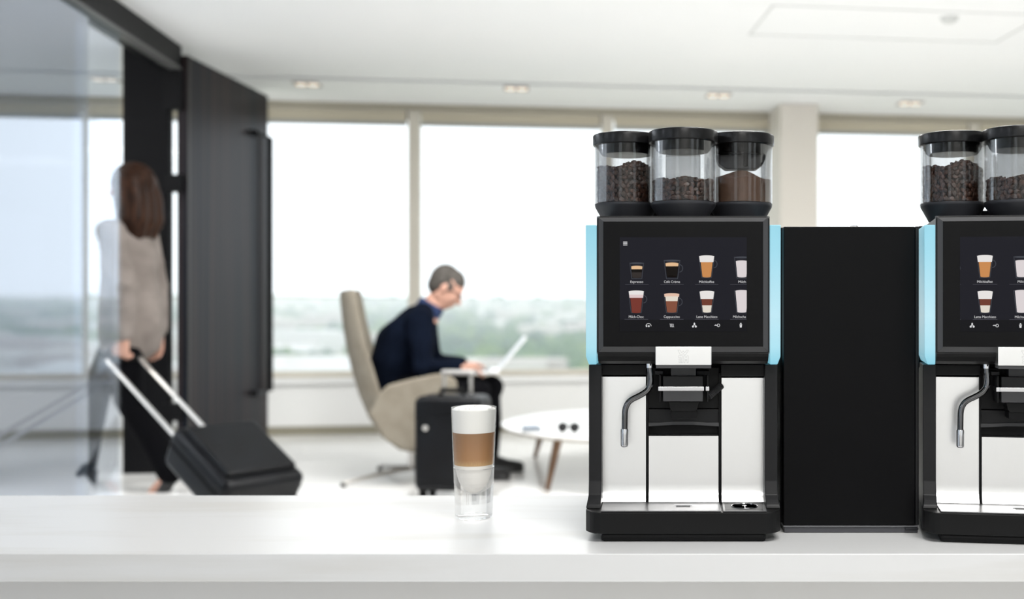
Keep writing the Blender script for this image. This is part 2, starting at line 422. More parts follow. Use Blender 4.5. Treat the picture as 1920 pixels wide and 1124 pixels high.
vsn.inputs['Density'].default_value = .0008
nt.links.new(vsn.outputs[0], nt.nodes['Material Output'].inputs['Volume'])
hzo = B().box(-4400, 4400, 60, 5900, -90, 2).build('haze', hz, smooth=0)
tag(hzo, 'pale morning haze lying over the land outside', 'haze', kind='stuff')
# ---------------------------------------------------------------- counter
CT = PZ(1017, 1.797)                 # counter top height
cy0, cy1 = 1.7125, 2.222
ct = thing('counter', (0.2, 1.9, 0), 'long white veined stone counter across the whole foreground', 'counter')
B().box(-1.9, 2.3, cy0, cy1, CT - .0455, CT, .0012, 1).build('worktop', quartz_m, ct)
B().box(-1.88, 2.28, cy0 + .10, cy1 - .02, .06, CT - .0455).build('cabinet_body', quartz2_m, ct, 0)
B().box(-1.86, 2.26, cy0 + .14, cy1 - .03, 0.0005, .06).build('kick_board', case_trim, ct, 0)

# ---------------------------------------------------------------- latte glass
random.seed(11)
gd = 1.995
gc = P(888.5, 970, gd); gc.z = CT
gt = thing('latte_glass', gc, 'tall glass of layered latte with white foam standing on the counter', 'drink')
glass_m = mixed_glass('clear_glass', .55)
hg = .2075
def gr(z): return .0342 + (.0418 - .0342) * z / hg            # outer radius
cav = [(gr(hg) - .0016, hg), (gr(.16) - .0018, .16), (gr(.12) - .002, .12), (gr(.096) - .0026, .096), (.0325, .089)]
cav += [(.0305, .079), (.0270, .0685), (.0222, .0600), (.0165, .0535), (.0100, .0492), (.0048, .0474), (.0001, .0468)]
zj = .0955
wall = [(gr(zj), zj)] + [(gr(z), z) for z in (.12, .16, .2)] + [(gr(hg) - .0003, hg), (gr(hg) - .0013, hg)] + [(r, z) for r, z in cav if z < hg and z > zj]
B().lathe(wall, gc, 64, closed=True).build('glass', tumbler_m, gt, 50)
prof = [(.0001, .0004), (.030, .0004), (.0335, .003), (gr(.006), .006)] + [(gr(z), z) for z in (.03, .05, .07, .085)] + [(gr(zj), zj - .0002), (gr(zj) - .0024, zj - .0002)] + [q for q in cav if q[1] < zj - .001]
B().lathe(prof, gc, 64).build('glass_base', glass_m, gt, 50)
def fill(name, m, z0, z1, top=None):
    """liquid layer pressed against the inside of the glass"""
    def ri(z):
        for (ra, za), (rb, zb) in zip(cav, cav[1:]):
            if zb <= z <= za: return rb + (ra - rb) * (z - zb) / max(1e-9, za - zb)
        return cav[0][0]
    zs = sorted({z0, z1} | {z for _, z in cav if z0 < z < z1} | {z0 + (z1 - z0) * k / 8 for k in range(9)})
    pr = [(max(.0001, ri(z) + .0003), z) for z in zs]
    if z0 > .05: pr = [(.0001, z0)] + pr
    if top: pr += top
    else: pr += [(.0001, z1)]
    return B().lathe(pr, gc, 64).build(name, m, gt, 50)
lm = bpy.data.materials.new('layered_coffee'); lm.use_nodes = True; nt = lm.node_tree; pb = nt.nodes['Principled BSDF']
tc = nt.nodes.new('ShaderNodeTexCoord'); sx = nt.nodes.new('ShaderNodeSeparateXYZ'); mr = nt.nodes.new('ShaderNodeMapRange'); rp = nt.nodes.new('ShaderNodeValToRGB')
nz = nt.nodes.new('ShaderNodeTexNoise'); mp = nt.nodes.new('ShaderNodeMapping'); mp.inputs['Scale'].default_value = (260, 260, 18)
mr.inputs['From Min'].default_value = .098; mr.inputs['From Max'].default_value = .162
e = rp.color_ramp.elements; e[0].position = 0; e[0].color = (.80, .66, .47, 1); e[1].position = 1; e[1].color = (.36, .20, .10, 1)
x = e.new(.14); x.color = (.62, .40, .20, 1); x = e.new(.32); x.color = (.46, .25, .115, 1); x = e.new(.75); x.color = (.40, .215, .105, 1)
ad = nt.nodes.new('ShaderNodeMath'); ad.operation = 'MULTIPLY_ADD'; ad.inputs[1].default_value = .012; 
nt.links.new(tc.outputs['Object'], sx.inputs[0]); nt.links.new(tc.outputs['Object'], mp.inputs[0]); nt.links.new(mp.outputs[0], nz.inputs['Vector'])
nt.links.new(nz.outputs['Fac'], ad.inputs[0]); nt.links.new(sx.outputs['Z'], ad.inputs[2]); nt.links.new(ad.outputs[0], mr.inputs['Value'])
nt.links.new(mr.outputs[0], rp.inputs[0]); nt.links.new(rp.outputs[0], pb.inputs['Base Color']); pb.inputs['Roughness'].default_value = .5
fill('milk', mat('milk', (.95, .92, .87), .45), .0470, .101)
fill('coffee', lm, .1012, .1615)
fm = fill('foam', mat('milk_foam', (.95, .935, .90), .7, bump=((500, 500, 500), .15)), .1617, .2035, [(.036, .206), (.028, .209), (.0001, .2105)])
cb = B()
for k in range(60):
    a, r = random.uniform(0, 6.28), .034 * math.sqrt(random.random())
    z = .2062 + .0045 * (1 - (r / .036) ** 2) * .95
    cb.ball((gc.x + r * math.cos(a), gc.y + r * math.sin(a), gc.z + z), (random.uniform(.0007, .0022), random.uniform(.0007, .002), .0005), 1)
c = cb.build('cocoa_dust', mat('cocoa', (.16, .09, .05), .9), fm); c['kind'] = 'stuff'

# ---------------------------------------------------------------- coffee machine
TX, TB = 1.790, 2.205                # front of the tray, back of the machine
mc_loc = Vector((PX(1281, 1.9), 1.9, CT))
mach = thing('coffee_machine', mc_loc, 'black bean-to-cup coffee machine standing whole left of the plain black box', 'coffee machine', 'coffee machines on the counter')
def fbox(px0, px1, py0, py1, d0, d1, bev=.001, b=None, seg=2):
    """box whose front face at depth d0 covers those photo coordinates, reaching back to d1"""
    b = b or B(); return b.box(PX(px0, d0), PX(px1, d0), d0, d1, PZ(py1, d0), PZ(py0, d0), bev, seg)
def fpoly(pts, d0, d1, bev=0., b=None):
    b = b or B(); return b.prism([(PX(x, d0), PZ(y, d0)) for x, y in pts], 'y', d0, d1, bev)

# plinth, tray housing
fbox(1126, 1437, 1000, 1017, 1.797, 2.17, .006).build('plinth', blk_deep, mach)
z0, z1 = PZ(1002, TX), PZ(962, TX)
xl, xr = PX(1098, 1.815), PX(1464, 1.815); fl_, fr_ = PX(1124, TX), PX(1438, TX)
plan = [(fl_, TX), (fr_, TX), (fr_ + .010, TX + .003), (fr_ + .017, TX + .010), (xr - .001, TX + .022), (xr, TX + .032), (xr - .012, TB), (xl + .006, TB), (xl, TX + .032), (xl + .001, TX + .022), (fl_ - .017, TX + .010), (fl_ - .010, TX + .003)]
tray = B().prism(plan, 'z', z0, z1, .0012, 1).build('tray_housing', blk, mach, 30)
# raised cheeks left and right of the tray, sweeping into the columns
DC = 1.850
for sgn, pa, pb_, inn in ((-1, 1098, 1104, 1128), (1, 1464, 1458, 1434)):
    xo0, xo1, xi = PX(pa, 1.822), PX(pb_, DC), PX(inn, DC)
    ztop = PZ(684, DC); zc = PZ(940, DC)
    # side silhouette (y,z): swept foot below, straight column above
    prof = [(TX + .034, z1 + .0005), (TX + .037, z1 + .006), (TX + .046, z1 + .014), (DC - .006, zc + .012), (DC, zc + .035), (DC, ztop), (TB, ztop), (TB, z1 + .0005)]
    bm = bmesh.new()
    va, vb = [], []
    for (y, z) in prof:
        t = max(0., min(1., (zc + .004 - z) / (zc + .004 - z1)))
        xo = xo1 + (xo0 - xo1) * t - (.004 * sgn if y > 2 else 0)
        va.append(bm.verts.new((xo, y, z))); vb.append(bm.verts.new((xi, y, z)))
    n = len(prof); bm.faces.new(va); bm.faces.new(vb[::-1])
    for i in range(n): bm.faces.new((va[i], vb[i], vb[(i + 1) % n], va[(i + 1) % n]))
    bmesh.ops.recalc_face_normals(bm, faces=list(bm.faces))
    bmesh.ops.bevel(bm, geom=list(bm.edges), offset=.0015, segments=2, affect='EDGES', profile=.5)
    B().addbm(bm).build('side_column', blk_soft, mach, 50)
# drip grate and cup-rinser plate on top of the tray
DP = 1.880                            # steel panels stand here
gx0, gx1 = PX(1126, TX), PX(1353, TX)
zt = z1 + .0003
gp = B().prism([(gx0, TX + .003), (PX(1352, TX), TX + .003), (PX(1349, 1.868), 1.868), (PX(1130, 1.868), 1.868)], 'z', zt, zt + .0022, .0005, 1).build('drip_grate', steel_grate, mach)
sl = P(1281, 953, 1.83)
B().box(sl.x - .012, sl.x + .012, 1.825, 1.836, zt + .0022, zt + .0024).build('slot', blk_deep, gp, 0)
B().box(sl.x - .015, sl.x + .015, 1.836, 1.8385, zt + .0022, zt + .0034).build('slot_lip', chrome, gp, 0)
rb_ = B().prism([(PX(1356, TX), TX + .003), (PX(1438, TX), TX + .003), (PX(1434, 1.868), 1.868), (PX(1353.5, 1.868), 1.868)], 'z', zt, zt + .0018, .0005, 1).build('rinser_plate', grey_pl, mach)
B().prism([(PX(1360, TX + .006), TX + .008), (PX(1432, TX + .006), TX + .008), (PX(1430, 1.864), 1.864), (PX(1358, 1.864), 1.864)], 'z', zt + .0018, zt + .0020).build('inlay', blk_deep, rb_, 0)
rc = Vector((PX(1396, 1.832), 1.834, zt + .002))
ring = B()
ring.lathe([(.0212, 0), (.0216, .0012), (.0222, .0014), (.0228, .0008), (.023, 0)], rc, 40)
ring.build('rinser_ring', dark_chrome, rb_)
sp = B()
for k in range(3):
    a = math.pi * 2 * k / 3 + .5
    sp.tube([rc + Vector((0, 0, .001)), rc + Vector((.02 * math.cos(a), .02 * math.sin(a), .001))], .0007, 6)
sp.lathe([(.0001, .0018), (.003, .0016), (.0045, .0008), (.0045, 0)], rc, 20)
sp.build('rinser_spokes', dark_chrome, rb_)

# inner carcass behind the panels
fbox(1127, 1436, 690, 943, 1.905, 2.19, .001).build('carcass', blk_deep, mach)
fbox(1128, 1436, 941, 948, 1.872, 1.904, .0008).build('panel_sill', blk_deep, mach)
# steel panels: flat above, sweeping out to the front at the foot
def panel(px0, px1, py0, py1, name='steel_panel'):
    x0, x1 = PX(px0, DP), PX(px1, DP); zt_, zb = PZ(py0, DP), PZ(py1, DP)
    pr = [(DP, zt_), (DP, zb + .030), (DP - .0004, zb + .020), (DP - .0016, zb + .014), (DP - .0036, zb + .009), (DP - .0062, zb + .004), (DP - .009, zb), (DP + .02, zb), (DP + .02, zt_)]
    return B().prism(pr, 'x', x0, x1).build(name, steel, mach, 30)
panel(1129, 1211, 707, 940); panel(1216.5, 1347, 818, 940); panel(1353, 1434.5, 709, 940)
for pc in (1213.8, 1350):
    fbox(pc - 2.6, pc + 2.6, 700, 942, 1.884, 1.906, .0004).build('panel_gap_strip', blk_deep, mach)
# dispensing bay: dark shelf lines behind the spout
fbox(1215, 1348, 690, 766, 1.890, 1.906, .0006).build('bay_back', blk, mach)
fbox(1215, 1348, 768, 793, 1.887, 1.906, .0006).build('bay_shelf', blk_soft, mach)
fpoly([(1215, 793), (1236, 793), (1262, 791), (1300, 791), (1325, 793), (1348, 793), (1348, 800), (1330, 799), (1300, 797), (1262, 797), (1234, 799), (1215, 800)], 1.884, 1.906).build('bay_lip', grey_pl, mach)
fbox(1128, 1212, 684, 703, 1.868, 1.906, .001).build('upper_cover', blk, mach)
fbox(1352, 1436, 684, 706, 1.868, 1.906, .001).build('upper_cover', blk, mach)

# display head
DH = 1.800
zt_h, zb_h = PZ(405, DH), PZ(663, DH)
hb_ = B()
xl, xr = PX(1119, DH), PX(1443, DH)
r_ = .006
outl = [(xl, zb_h), (xl, zt_h - r_)] + [(xl + r_ - r_ * math.cos(a), zt_h - r_ + r_ * math.sin(a)) for a in (.5, 1.05)] + [(xl + r_, zt_h), (xr - r_, zt_h)] + \
       [(xr - r_ + r_ * math.sin(a), zt_h - r_ + r_ * math.cos(a)) for a in (.5, 1.05)] + [(xr, zt_h - r_), (xr, zb_h)]
hb_.prism(outl, 'y', DH + .006, 2.19, .002)
head = hb_.build('display_head', blk, mach)
# chamfered bezel around the display: four bars, lighter charcoal
def bezel(o4, i4, name, m=grey_pl):
    b = B(); dF, dB = DH, DH + .008
    v = [P(*o4[0], dB), P(*o4[1], dB), P(*i4[1], dF), P(*i4[0], dF)]
    w = [p + Vector((0, .004, 0)) for p in v]
    b.add(v + w, [(0, 1, 2, 3), (7, 6, 5, 4), (0, 4, 5, 1), (1, 5, 6, 2), (2, 6, 7, 3), (3, 7, 4, 0)])
    b.build(name, m, mach, 0)
bezel(((1119, 405.5), (1443, 405.5)), ((1132, 416), (1430, 416)), 'bezel', grey_pl)
bezel(((1119, 406), (1119, 663)), ((1132, 416), (1132, 650)), 'bezel')
bezel(((1443, 406), (1443, 663)), ((1430, 416), (1430, 650)), 'bezel')
bezel(((1119, 664), (1443, 664)), ((1132, 650), (1430, 650)), 'bezel', grey_pl)
# curved chin below the bezel
zc0, zc1 = PZ(663, DH), PZ(685, DH)
B().prism([(DH + .006, zc0), (DH + .009, zc0 - .006), (DH + .018, zc0 - .014), (DH + .034, zc1), (1.90, zc1), (1.90, zc0)], 'x', PX(1120, DH), PX(1442, DH), .0006, 1).build('chin', blk, mach, 40)
disp = fbox(1131, 1431, 415.5, 650.5, DH - .0006, DH + .012, .0006).build('display_glass', blk_gloss, mach)

# light strips left and right
led = bpy.data.materials.new('cyan_light_strip'); led.use_nodes = True; nt = led.node_tree; pb = nt.nodes['Principled BSDF']
pb.inputs['Base Color'].default_value = (.10, .22, .27, 1); pb.inputs['Roughness'].default_value = .4
tc = nt.nodes.new('ShaderNodeTexCoord'); sx = nt.nodes.new('ShaderNodeSeparateXYZ'); rp = nt.nodes.new('ShaderNodeValToRGB')
mr = nt.nodes.new('ShaderNodeMapRange'); mr.inputs['From Min'].default_value = PZ(684, DH) - CT; mr.inputs['From Max'].default_value = PZ(422, DH) - CT
e = rp.color_ramp.elements; e[0].position = 0; e[0].color = (.20, .56, .70, 1); e[1].position = 1; e[1].color = (.27, .60, .72, 1)
x = e.new(.12); x.color = (.45, .76, .86, 1); x = e.new(.35); x.color = (.60, .82, .89, 1); x = e.new(.8); x.color = (.34, .66, .78, 1)
nt.links.new(tc.outputs['Object'], sx.inputs[0]); nt.links.new(sx.outputs['Z'], mr.inputs['Value']); nt.links.new(mr.outputs[0], rp.inputs[0])
nt.links.new(rp.outputs[0], pb.inputs['Emission Color']); pb.inputs['Emission Strength'].default_value = .70
for s_, q in ((-1, [(1098, 422), (1118.5, 422), (1118.5, 684), (1104, 684), (1098.5, 669)]), (1, [(1464, 422), (1443.5, 422), (1443.5, 684), (1458, 684), (1463.5, 669)])):
    b = fpoly(q, 1.806, 1.93, .0015); b.build('light_strip', led, mach)
# side panels behind the strips (set in, so the strip stands proud)
fbox(1110, 1452, 424, 690, 1.93, 2.19, .002).build('rear_housing', blk, mach)

# steel plate with the etched emblem
pl = fbox(1229, 1334, 650.5, 685, DH - .010, DH + .03, .0008).build('brand_plate', steel, mach)
fbox(1230, 1333.5, 685, 691, DH - .008, DH + .03, .0006).build('plate_lip', grey_pl, mach)

_txt = {}
def text_geo(s):
    if s in _txt: return _txt[s]
    cu = bpy.data.curves.new('t', 'FONT'); cu.body = s; cu.resolution_u = 3
    ob = bpy.data.objects.new('t', cu); col.objects.link(ob); bpy.context.view_layer.update()
    me = ob.to_mesh(); v = [p.co.copy() for p in me.vertices]; f = [tuple(p.vertices) for p in me.polygons]
    ob.to_mesh_clear(); bpy.data.objects.remove(ob); bpy.data.curves.remove(cu)
    _txt[s] = (v, f); return v, f
def put_text(b, s, cx, ybase, width, height, d, dx=0., anchor='c'):
    """lettering with its cap height and width given in photo pixels at depth d"""
    v, f = text_geo(s)
    x0, x1 = min(p.x for p in v), max(p.x for p in v)
    hcap = .69
    kx = width / (x1 - x0); ky = height / hcap
    left = cx - width / 2 if anchor == 'c' else cx - width
    out = []
    for p in v:
        q = P(left + (p.x - x0) * kx, ybase - p.y * ky, d); q.x += dx; out.append(q)
    b.add(out, f)

etch = mat('etched_grey', (.62, .62, .62), .5, metal=.6)
lg = B(); dl = DH - .0103
def stroke(b, pts, w, d):
    for (xa, ya), (xb, yb) in zip(pts, pts[1:]):
        L = math.hypot(xb - xa, yb - ya); nx, ny = -(yb - ya) / L * w / 2, (xb - xa) / L * w / 2
        b.add([P(xa + nx, ya + ny, d), P(xb + nx, yb + ny, d), P(xb - nx, yb - ny, d), P(xa - nx, ya - ny, d)], [(0, 1, 2, 3)])
for pts in ([(1271, 657), (1275.2, 657), (1278.2, 662), (1281, 658.5), (1283.6, 662), (1287.5, 657), (1291, 657), (1285.5, 666), (1282.8, 666), (1281, 663), (1278.5, 666), (1275.8, 666), (1271, 657)],
            [(1272, 667.5), (1280, 667.5), (1280, 680.5), (1277.2, 680.5), (1277.2, 670.5), (1272, 670.5), (1272, 667.5)], [(1273, 673.2), (1277, 673.2), (1277, 676), (1273, 676), (1273, 673.2)], [(1273, 678), (1277, 678), (1277, 680.5), (1273, 680.5), (1273, 678)],
            [(1282, 680.5), (1282, 667.5), (1284.6, 667.5), (1286.4, 671.5), (1288.2, 667.5), (1290.6, 667.5), (1290.6, 680.5), (1288, 680.5), (1288, 673.5), (1286.4, 677), (1284.6, 673.5), (1284.6, 680.5), (1282, 680.5)]):
    stroke(lg, pts, .6, dl)
lg.build('emblem', etch, pl, 0)

# spout block
fbox(1258, 1305, 688, 706, 1.842, 1.89, .001).build('spout_neck', grey_pl, mach)
so = fbox(1243, 1318, 705.5, 726, 1.832, 1.89, .0012).build('spout_head', blk_soft, mach)
fbox(1243, 1318, 733, 753.5, 1.832, 1.89, .0012).build('spout_lower', grey_pl, mach)
fbox(1240.5, 1320, 725.6, 733.4, 1.830, 1.89, .0006).build('spout_band', chrome, mach)
for a, b2 in ((1236, 1239.6), (1325, 1328.4)):
    t = fbox(a, b2, 704, 754, 1.836, 1.88, .0006).build('spout_guide', blk, mach)
    fbox(a - 1.8, b2 + 1.4, 725.6, 733.4, 1.834, 1.87, .0005).build('guide_clip', chrome, t)
fbox(1228, 1243, 696, 703, 1.85, 1.89, .001).build('spout_rail', blk_soft, mach)
fbox(1306, 1330, 696, 704, 1.85, 1.89, .001).build('spout_rail', blk_deep, mach)
fpoly([(1253.5, 753.5), (1311, 753.5), (1308, 766), (1304, 772), (1260, 772), (1256, 766)], 1.840, 1.885, .001).build('spout_funnel', blk, mach)
fpoly([(1258, 770), (1306.5, 770), (1306.5, 783), (1304, 785.5), (1260.5, 785.5), (1258, 783)], 1.842, 1.88, .001).build('spout_nozzle', blk_deep, mach)
# corrugated milk hose
hb_ = B(); hp0, hp1 = P(1329, 744, 1.862), P(1352, 724, 1.88)
for k in range(13):
    c_ = hp0.lerp(hp1, k / 12); dr = (hp1 - hp0).normalized()
    hb_.tube([c_ - dr * .0011, c_ - dr * .0004, c_ + dr * .0004, c_ + dr * .0011], [.0048, .0062, .0062, .0048], 14, caps=True)
hb_.build('milk_hose', grey_pl, mach)
# steam wand
wp = [(1217.5, 684), (1218, 694), (1219.5, 706), (1220, 716), (1218.5, 725), (1213, 733), (1205, 739), (1195, 744.5), (1186, 749), (1178.5, 755), (1174, 763), (1172, 772), (1171.5, 785), (1171.2, 806)]
# smooth the path
def catmull(pts, n=5):
    out = []
    for i in range(len(pts) - 1):
        p0, p1, p2, p3 = pts[max(i - 1, 0)], pts[i], pts[i + 1], pts[min(i + 2, len(pts) - 1)]
        for k in range(n):
            t = k / n
            out.append(tuple(.5 * (2 * b_ + (c_ - a_) * t + (2 * a_ - 5 * b_ + 4 * c_ - d_) * t * t + (3 * b_ - a_ - 3 * c_ + d_) * t ** 3) for a_, b_, c_, d_ in zip(p0, p1, p2, p3)))
    out.append(tuple(pts[-1])); return out
wand = B().tube([P(x, y, 1.845) for x, y in catmull(wp)], .0052, 16).build('steam_wand', dark_chrome, mach, 60)
tip = P(1171, 806, 1.845)
B().lathe([(.0001, -.0300), (.0045, -.0300), (.0062, -.0285), (.0066, -.0265), (.0066, -.0005), (.0058, .0012), (.0001, .0012)], tip, 20).build('wand_tip', chrome, wand, 40)
B().lathe([(.0062, 0), (.0062, .012), (.007, .012), (.007, .016), (.0062, .016), (.0062, .02)], P(1217.5, 690, 1.845), 18).build('wand_collar', chrome, wand, 40)

# hoppers
HZ, LB, LT = PZ(405, DH), 1.274, 1.292
HOP = [(Vector((PX(1281, 1.875), 1.875, 0)), 'bean'), (Vector((PX(1174.5, 1.945), 1.945, 0)), 'bean'), (Vector((PX(1388.5, 1.945), 1.945, 0)), 'powder')]
base_hop = mat('hopper_base_black', (.028, .029, .034), .42, spec=.45)
for i, (c_, kd) in enumerate(HOP):
    dz = -.004 if i == 0 else 0
    lt, lb_ = (LT, LB) if i == 0 else (LT + .004, LB + .004)
    h = B().lathe([(.0001, HZ), (.0430, HZ), (.0436, HZ + .002), (.0568, 1.1655 + dz), (.0575, 1.1690 + dz), (.0575, 1.1715 + dz), (.0555, 1.1725 + dz), (.0001, 1.1725 + dz)], c_, 56).build('hopper', base_hop, mach, 28)
    B().lathe([(.0577, 1.1727 + dz), (.0577, lb_ + .004), (.0562, lb_ + .004), (.0562, 1.1727 + dz)], c_, 56, closed=True).build('jar', jar_m, h, 40)
    li = B().lathe([(.0001, lb_ - .017), (.044, lb_ - .017), (.047, lb_ - .014), (.053, lb_ - .002), (.056, lb_), (.0602, lb_ - .001), (.0611, lb_ + .001), (.0611, lt - .002), (.0600, lt), (.055, lt + .0012), (.0001, lt + .0016)], c_, 64)
    li.build('lid', mat('gloss_black_lid', (.006, .006, .0065), .25, spec=.4), h, 30)
    if i == 0:                         # dark chute tower at the back of the middle hopper
        B().box(c_.x - .031, c_.x + .031, c_.y + .025, c_.y + .047, 1.169, lb_ - .0175, .002).build('chute', smoked_m, h)
    if i == 2:                         # dosing insert hanging under the lid of the powder hopper
        zb = lb_ - .0175
        B().prism([(c_.x - .047, zb), (c_.x + .047, zb), (c_.x + .040, zb - .017), (c_.x + .028, zb - .026), (c_.x - .028, zb - .026), (c_.x - .040, zb - .017)], 'y', c_.y - .018, c_.y + .02, .002).build('dosing_insert', grey_pl, h)
        B().box(c_.x + .004, c_.x + .012, c_.y - .024, c_.y - .018, zb - .022, zb + .006, .001).build('insert_post', blk_deep, h)

B().box(PX(1196, 1.99), PX(1368, 1.99), 1.975, 2.06, HZ + .0003, HZ + .022, .002).build('hopper_deck', base_hop, mach)

# beans
def bean_geo():
    V, Fc = [], []; nu, nv = 12, 6
    for j in range(1, nv):
        th = math.pi * j / nv
        for k in range(nu):
            ph = 2 * math.pi * k / nu
            x, y, z = math.cos(th), math.sin(th) * math.cos(ph), math.sin(th) * math.sin(ph)
            if z > 0: z *= .55
            if z > .1 and abs(y) < .2: z -= .34
            V.append(Vector((x * .0060, y * .0046, z * .0038)))
    V += [Vector((.0060, 0, 0)), Vector((-.0060, 0, 0))]
    for j in range(nv - 2):
        for k in range(nu):
            k2 = (k + 1) % nu; Fc.append((j * nu + k, j * nu + k2, (j + 1) * nu + k2, (j + 1) * nu + k))
    t0, t1 = len(V) - 2, len(V) - 1
    for k in range(nu):
        k2 = (k + 1) % nu
        Fc.append((t0, k2, k)); Fc.append((t1, (nv - 2) * nu + k, (nv - 2) * nu + k2))
    return V, Fc
BV, BF = bean_geo()
def bean_fill(c_, zb, top, label):
    b = B(); R0 = .0512
    def put(p, nrm):
        q = nrm.to_track_quat('Z', 'Y').to_matrix() @ Matrix.Rotation(random.uniform(0, 6.28), 3, 'Z') @ Matrix.Rotation(random.uniform(-.6, .6), 3, 'X')
        if random.random() < .3: q = q @ Matrix.Rotation(math.pi, 3, 'X')
        s_ = random.uniform(.88, 1.1)
        b.add([q @ (w * s_) + p for w in BV], BF)
    z = zb + .004
    row = 0
    while z < zb + .10:
        n = 33
        for k in range(n):
            a = 2 * math.pi * (k + .5 * (row % 2)) / n + random.uniform(-.03, .03)
            r = R0 + random.uniform(-.0012, .0004)
            p = Vector((c_.x + r * math.cos(a), c_.y + r * math.sin(a), z + random.uniform(-.0012, .0012)))
            if p.z < top(p.x - c_.x, p.y - c_.y) - .002: put(p, Vector((math.cos(a), math.sin(a), 0)))
        z += .0076; row += 1
    for gx in range(-7, 8):
        for gy in range(-7, 8):
            x, y = gx * .0072 + random.uniform(-.0015, .0015), gy * .0072 + random.uniform(-.0015, .0015)
            if math.hypot(x, y) < R0 - .001:
                put(Vector((c_.x + x, c_.y + y, top(x, y) + random.uniform(-.002, .002))), Vector((random.uniform(-.4, .4), random.uniform(-.4, .4), 1)).normalized())
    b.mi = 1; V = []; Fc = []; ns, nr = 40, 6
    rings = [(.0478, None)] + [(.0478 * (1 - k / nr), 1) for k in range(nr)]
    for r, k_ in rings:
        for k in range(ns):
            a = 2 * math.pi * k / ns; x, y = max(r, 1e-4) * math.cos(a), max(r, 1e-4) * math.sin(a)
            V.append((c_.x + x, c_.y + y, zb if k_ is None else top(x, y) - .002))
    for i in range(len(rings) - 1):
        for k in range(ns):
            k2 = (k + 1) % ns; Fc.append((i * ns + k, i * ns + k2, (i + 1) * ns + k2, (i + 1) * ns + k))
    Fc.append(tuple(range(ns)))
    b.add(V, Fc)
    o = b.build('coffee_beans', [bean_m, bean_core], None, 60, origin=(c_.x, c_.y, zb), clean=False)
    return tag(o, label, 'coffee beans', 'beans in the hoppers', 'stuff')
tl = lambda x, y: 1.2345 + .008 * math.exp(-((x - .01) ** 2 + (y + .01) ** 2) / .0011) + .0035 * math.sin(x * 90) - .05 * max(0, -x - .025)
tc_ = lambda x, y: 1.2040 + .0045 * math.exp(-(x * x + y * y) / .0010) + .002 * math.sin(x * 140 + 1)
bL = bean_fill(HOP[1][0], 1.173, tl, 'dark roasted beans filling the outer hopper of the whole left machine')
bC = bean_fill(HOP[0][0], 1.1692, tc_, 'roasted beans low in the middle hopper of the whole left machine')
# cocoa powder heap
b = B(); V = []; Fc = []; ns = 56; c_ = HOP[2][0]
def ptop(x, y): return 1.214 + .020 * math.exp(-((x + .002) ** 2 + y * y) / .0013) + .0012 * math.sin(x * 110)
rings = [(.0556, 'b'), (.0559, 't')] + [(.0557 * (1 - k / 9), 1) for k in range(1, 9)] + [(.0003, 1)]
for r, q in rings:
    for k in range(ns):
        a = 2 * math.pi * k / ns; x, y = r * math.cos(a), r * math.sin(a)
        V.append((c_.x + x, c_.y + y, 1.1732 if q == 'b' else ptop(x, y)))
for i in range(len(rings) - 1):
    for k in range(ns):
        k2 = (k + 1) % ns; Fc.append((i * ns + k, i * ns + k2, (i + 1) * ns + k2, (i + 1) * ns + k))
Fc += [tuple(range(ns)), tuple((len(rings) - 1) * ns + k for k in range(ns))]
b.add(V, Fc); pw_ = b.build('cocoa_powder', powder_m, None, 60, origin=(c_.x, c_.y, 1.1732))
tag(pw_, 'heap of brown cocoa powder in the right hopper of the whole left machine', 'powder', 'powder in the hoppers', 'stuff')

# second machine: same make, further right
OFF = Vector((637 / F * 1.80, 0, 0))
TOE = math.radians(-8)                 # turned a little towards the viewer about its front left corner
PIV = Vector((PX(1098, 1.806), 1.806, 0)) + OFF
TM = Matrix.Translation(PIV) @ Matrix.Rotation(TOE, 4, 'Z') @ Matrix.Translation(-PIV) @ Matrix.Translation(OFF)
mach2 = copy_tree(mach); mach2.location = TM @ mach.location; mach2.rotation_euler = (0, 0, TOE); mach2['_o'] = tuple(mach.location)
mach2['label'] = 'black bean-to-cup coffee machine cut off by the right edge of the picture'
b2 = bL.copy(); col.objects.link(b2); b2.location = TM @ bL.location; b2.rotation_euler = (0, 0, TOE); b2['label'] = 'dark roasted beans filling the outer hopper of the cut-off right machine'
b2 = bC.copy(); col.objects.link(b2); b2.location = TM @ bC.location; b2.rotation_euler = (0, 0, TOE); b2['label'] = 'roasted beans low in the middle hopper of the cut-off right machine'

# what the two touch screens show
def em(name, c, k=1.0): return mat('screen_' + name, (0, 0, 0), .4, spec=.1, emit=c, estr=k)
E = dict(bg=em('bg', (.012, .012, .018)), bg2=em('bg2', (.007, .007, .009)), white=em('white', (.92, .92, .92)), foam=em('foam', (.85, .82, .80)), pink=em('pink', (.78, .62, .62)), milk=em('milk', (.76, .70, .71)),
         crema=em('crema', (.80, .52, .30)), black=em('black', (.006, .004, .003)), dark=em('dark', (.035, .028, .025)), orange=em('orange', (.62, .27, .09)), choc=em('choc', (.19, .040, .028)),
         brown=em('brown', (.24, .085, .05)), tan=em('tan', (.82, .55, .42)), brick=em('brick', (.17, .05, .03)), cream=em('cream', (.80, .74, .64)), line=em('line', (.10, .10, .12)), glass=em('glass', (.06, .065, .08)), txt=em('txt', (.75, .75, .76)))
EL = list(E.values()); EI = {k: i for i, k in enumerate(E)}
def clipx(poly, x0, x1):
    for side, lim in ((1, x0), (-1, x1)):
        out = []
        for i in range(len(poly)):
            a, b_ = poly[i], poly[(i + 1) % len(poly)]
            ia, ib = side * (a[0] - lim) >= 0, side * (b_[0] - lim) >= 0
            if ia: out.append(a)
            if ia != ib:
                t = (lim - a[0]) / (b_[0] - a[0]); out.append((lim, a[1] + t * (b_[1] - a[1])))
        poly = out
        if not poly: return []
    return poly
SX0, SX1 = 1162, 1400
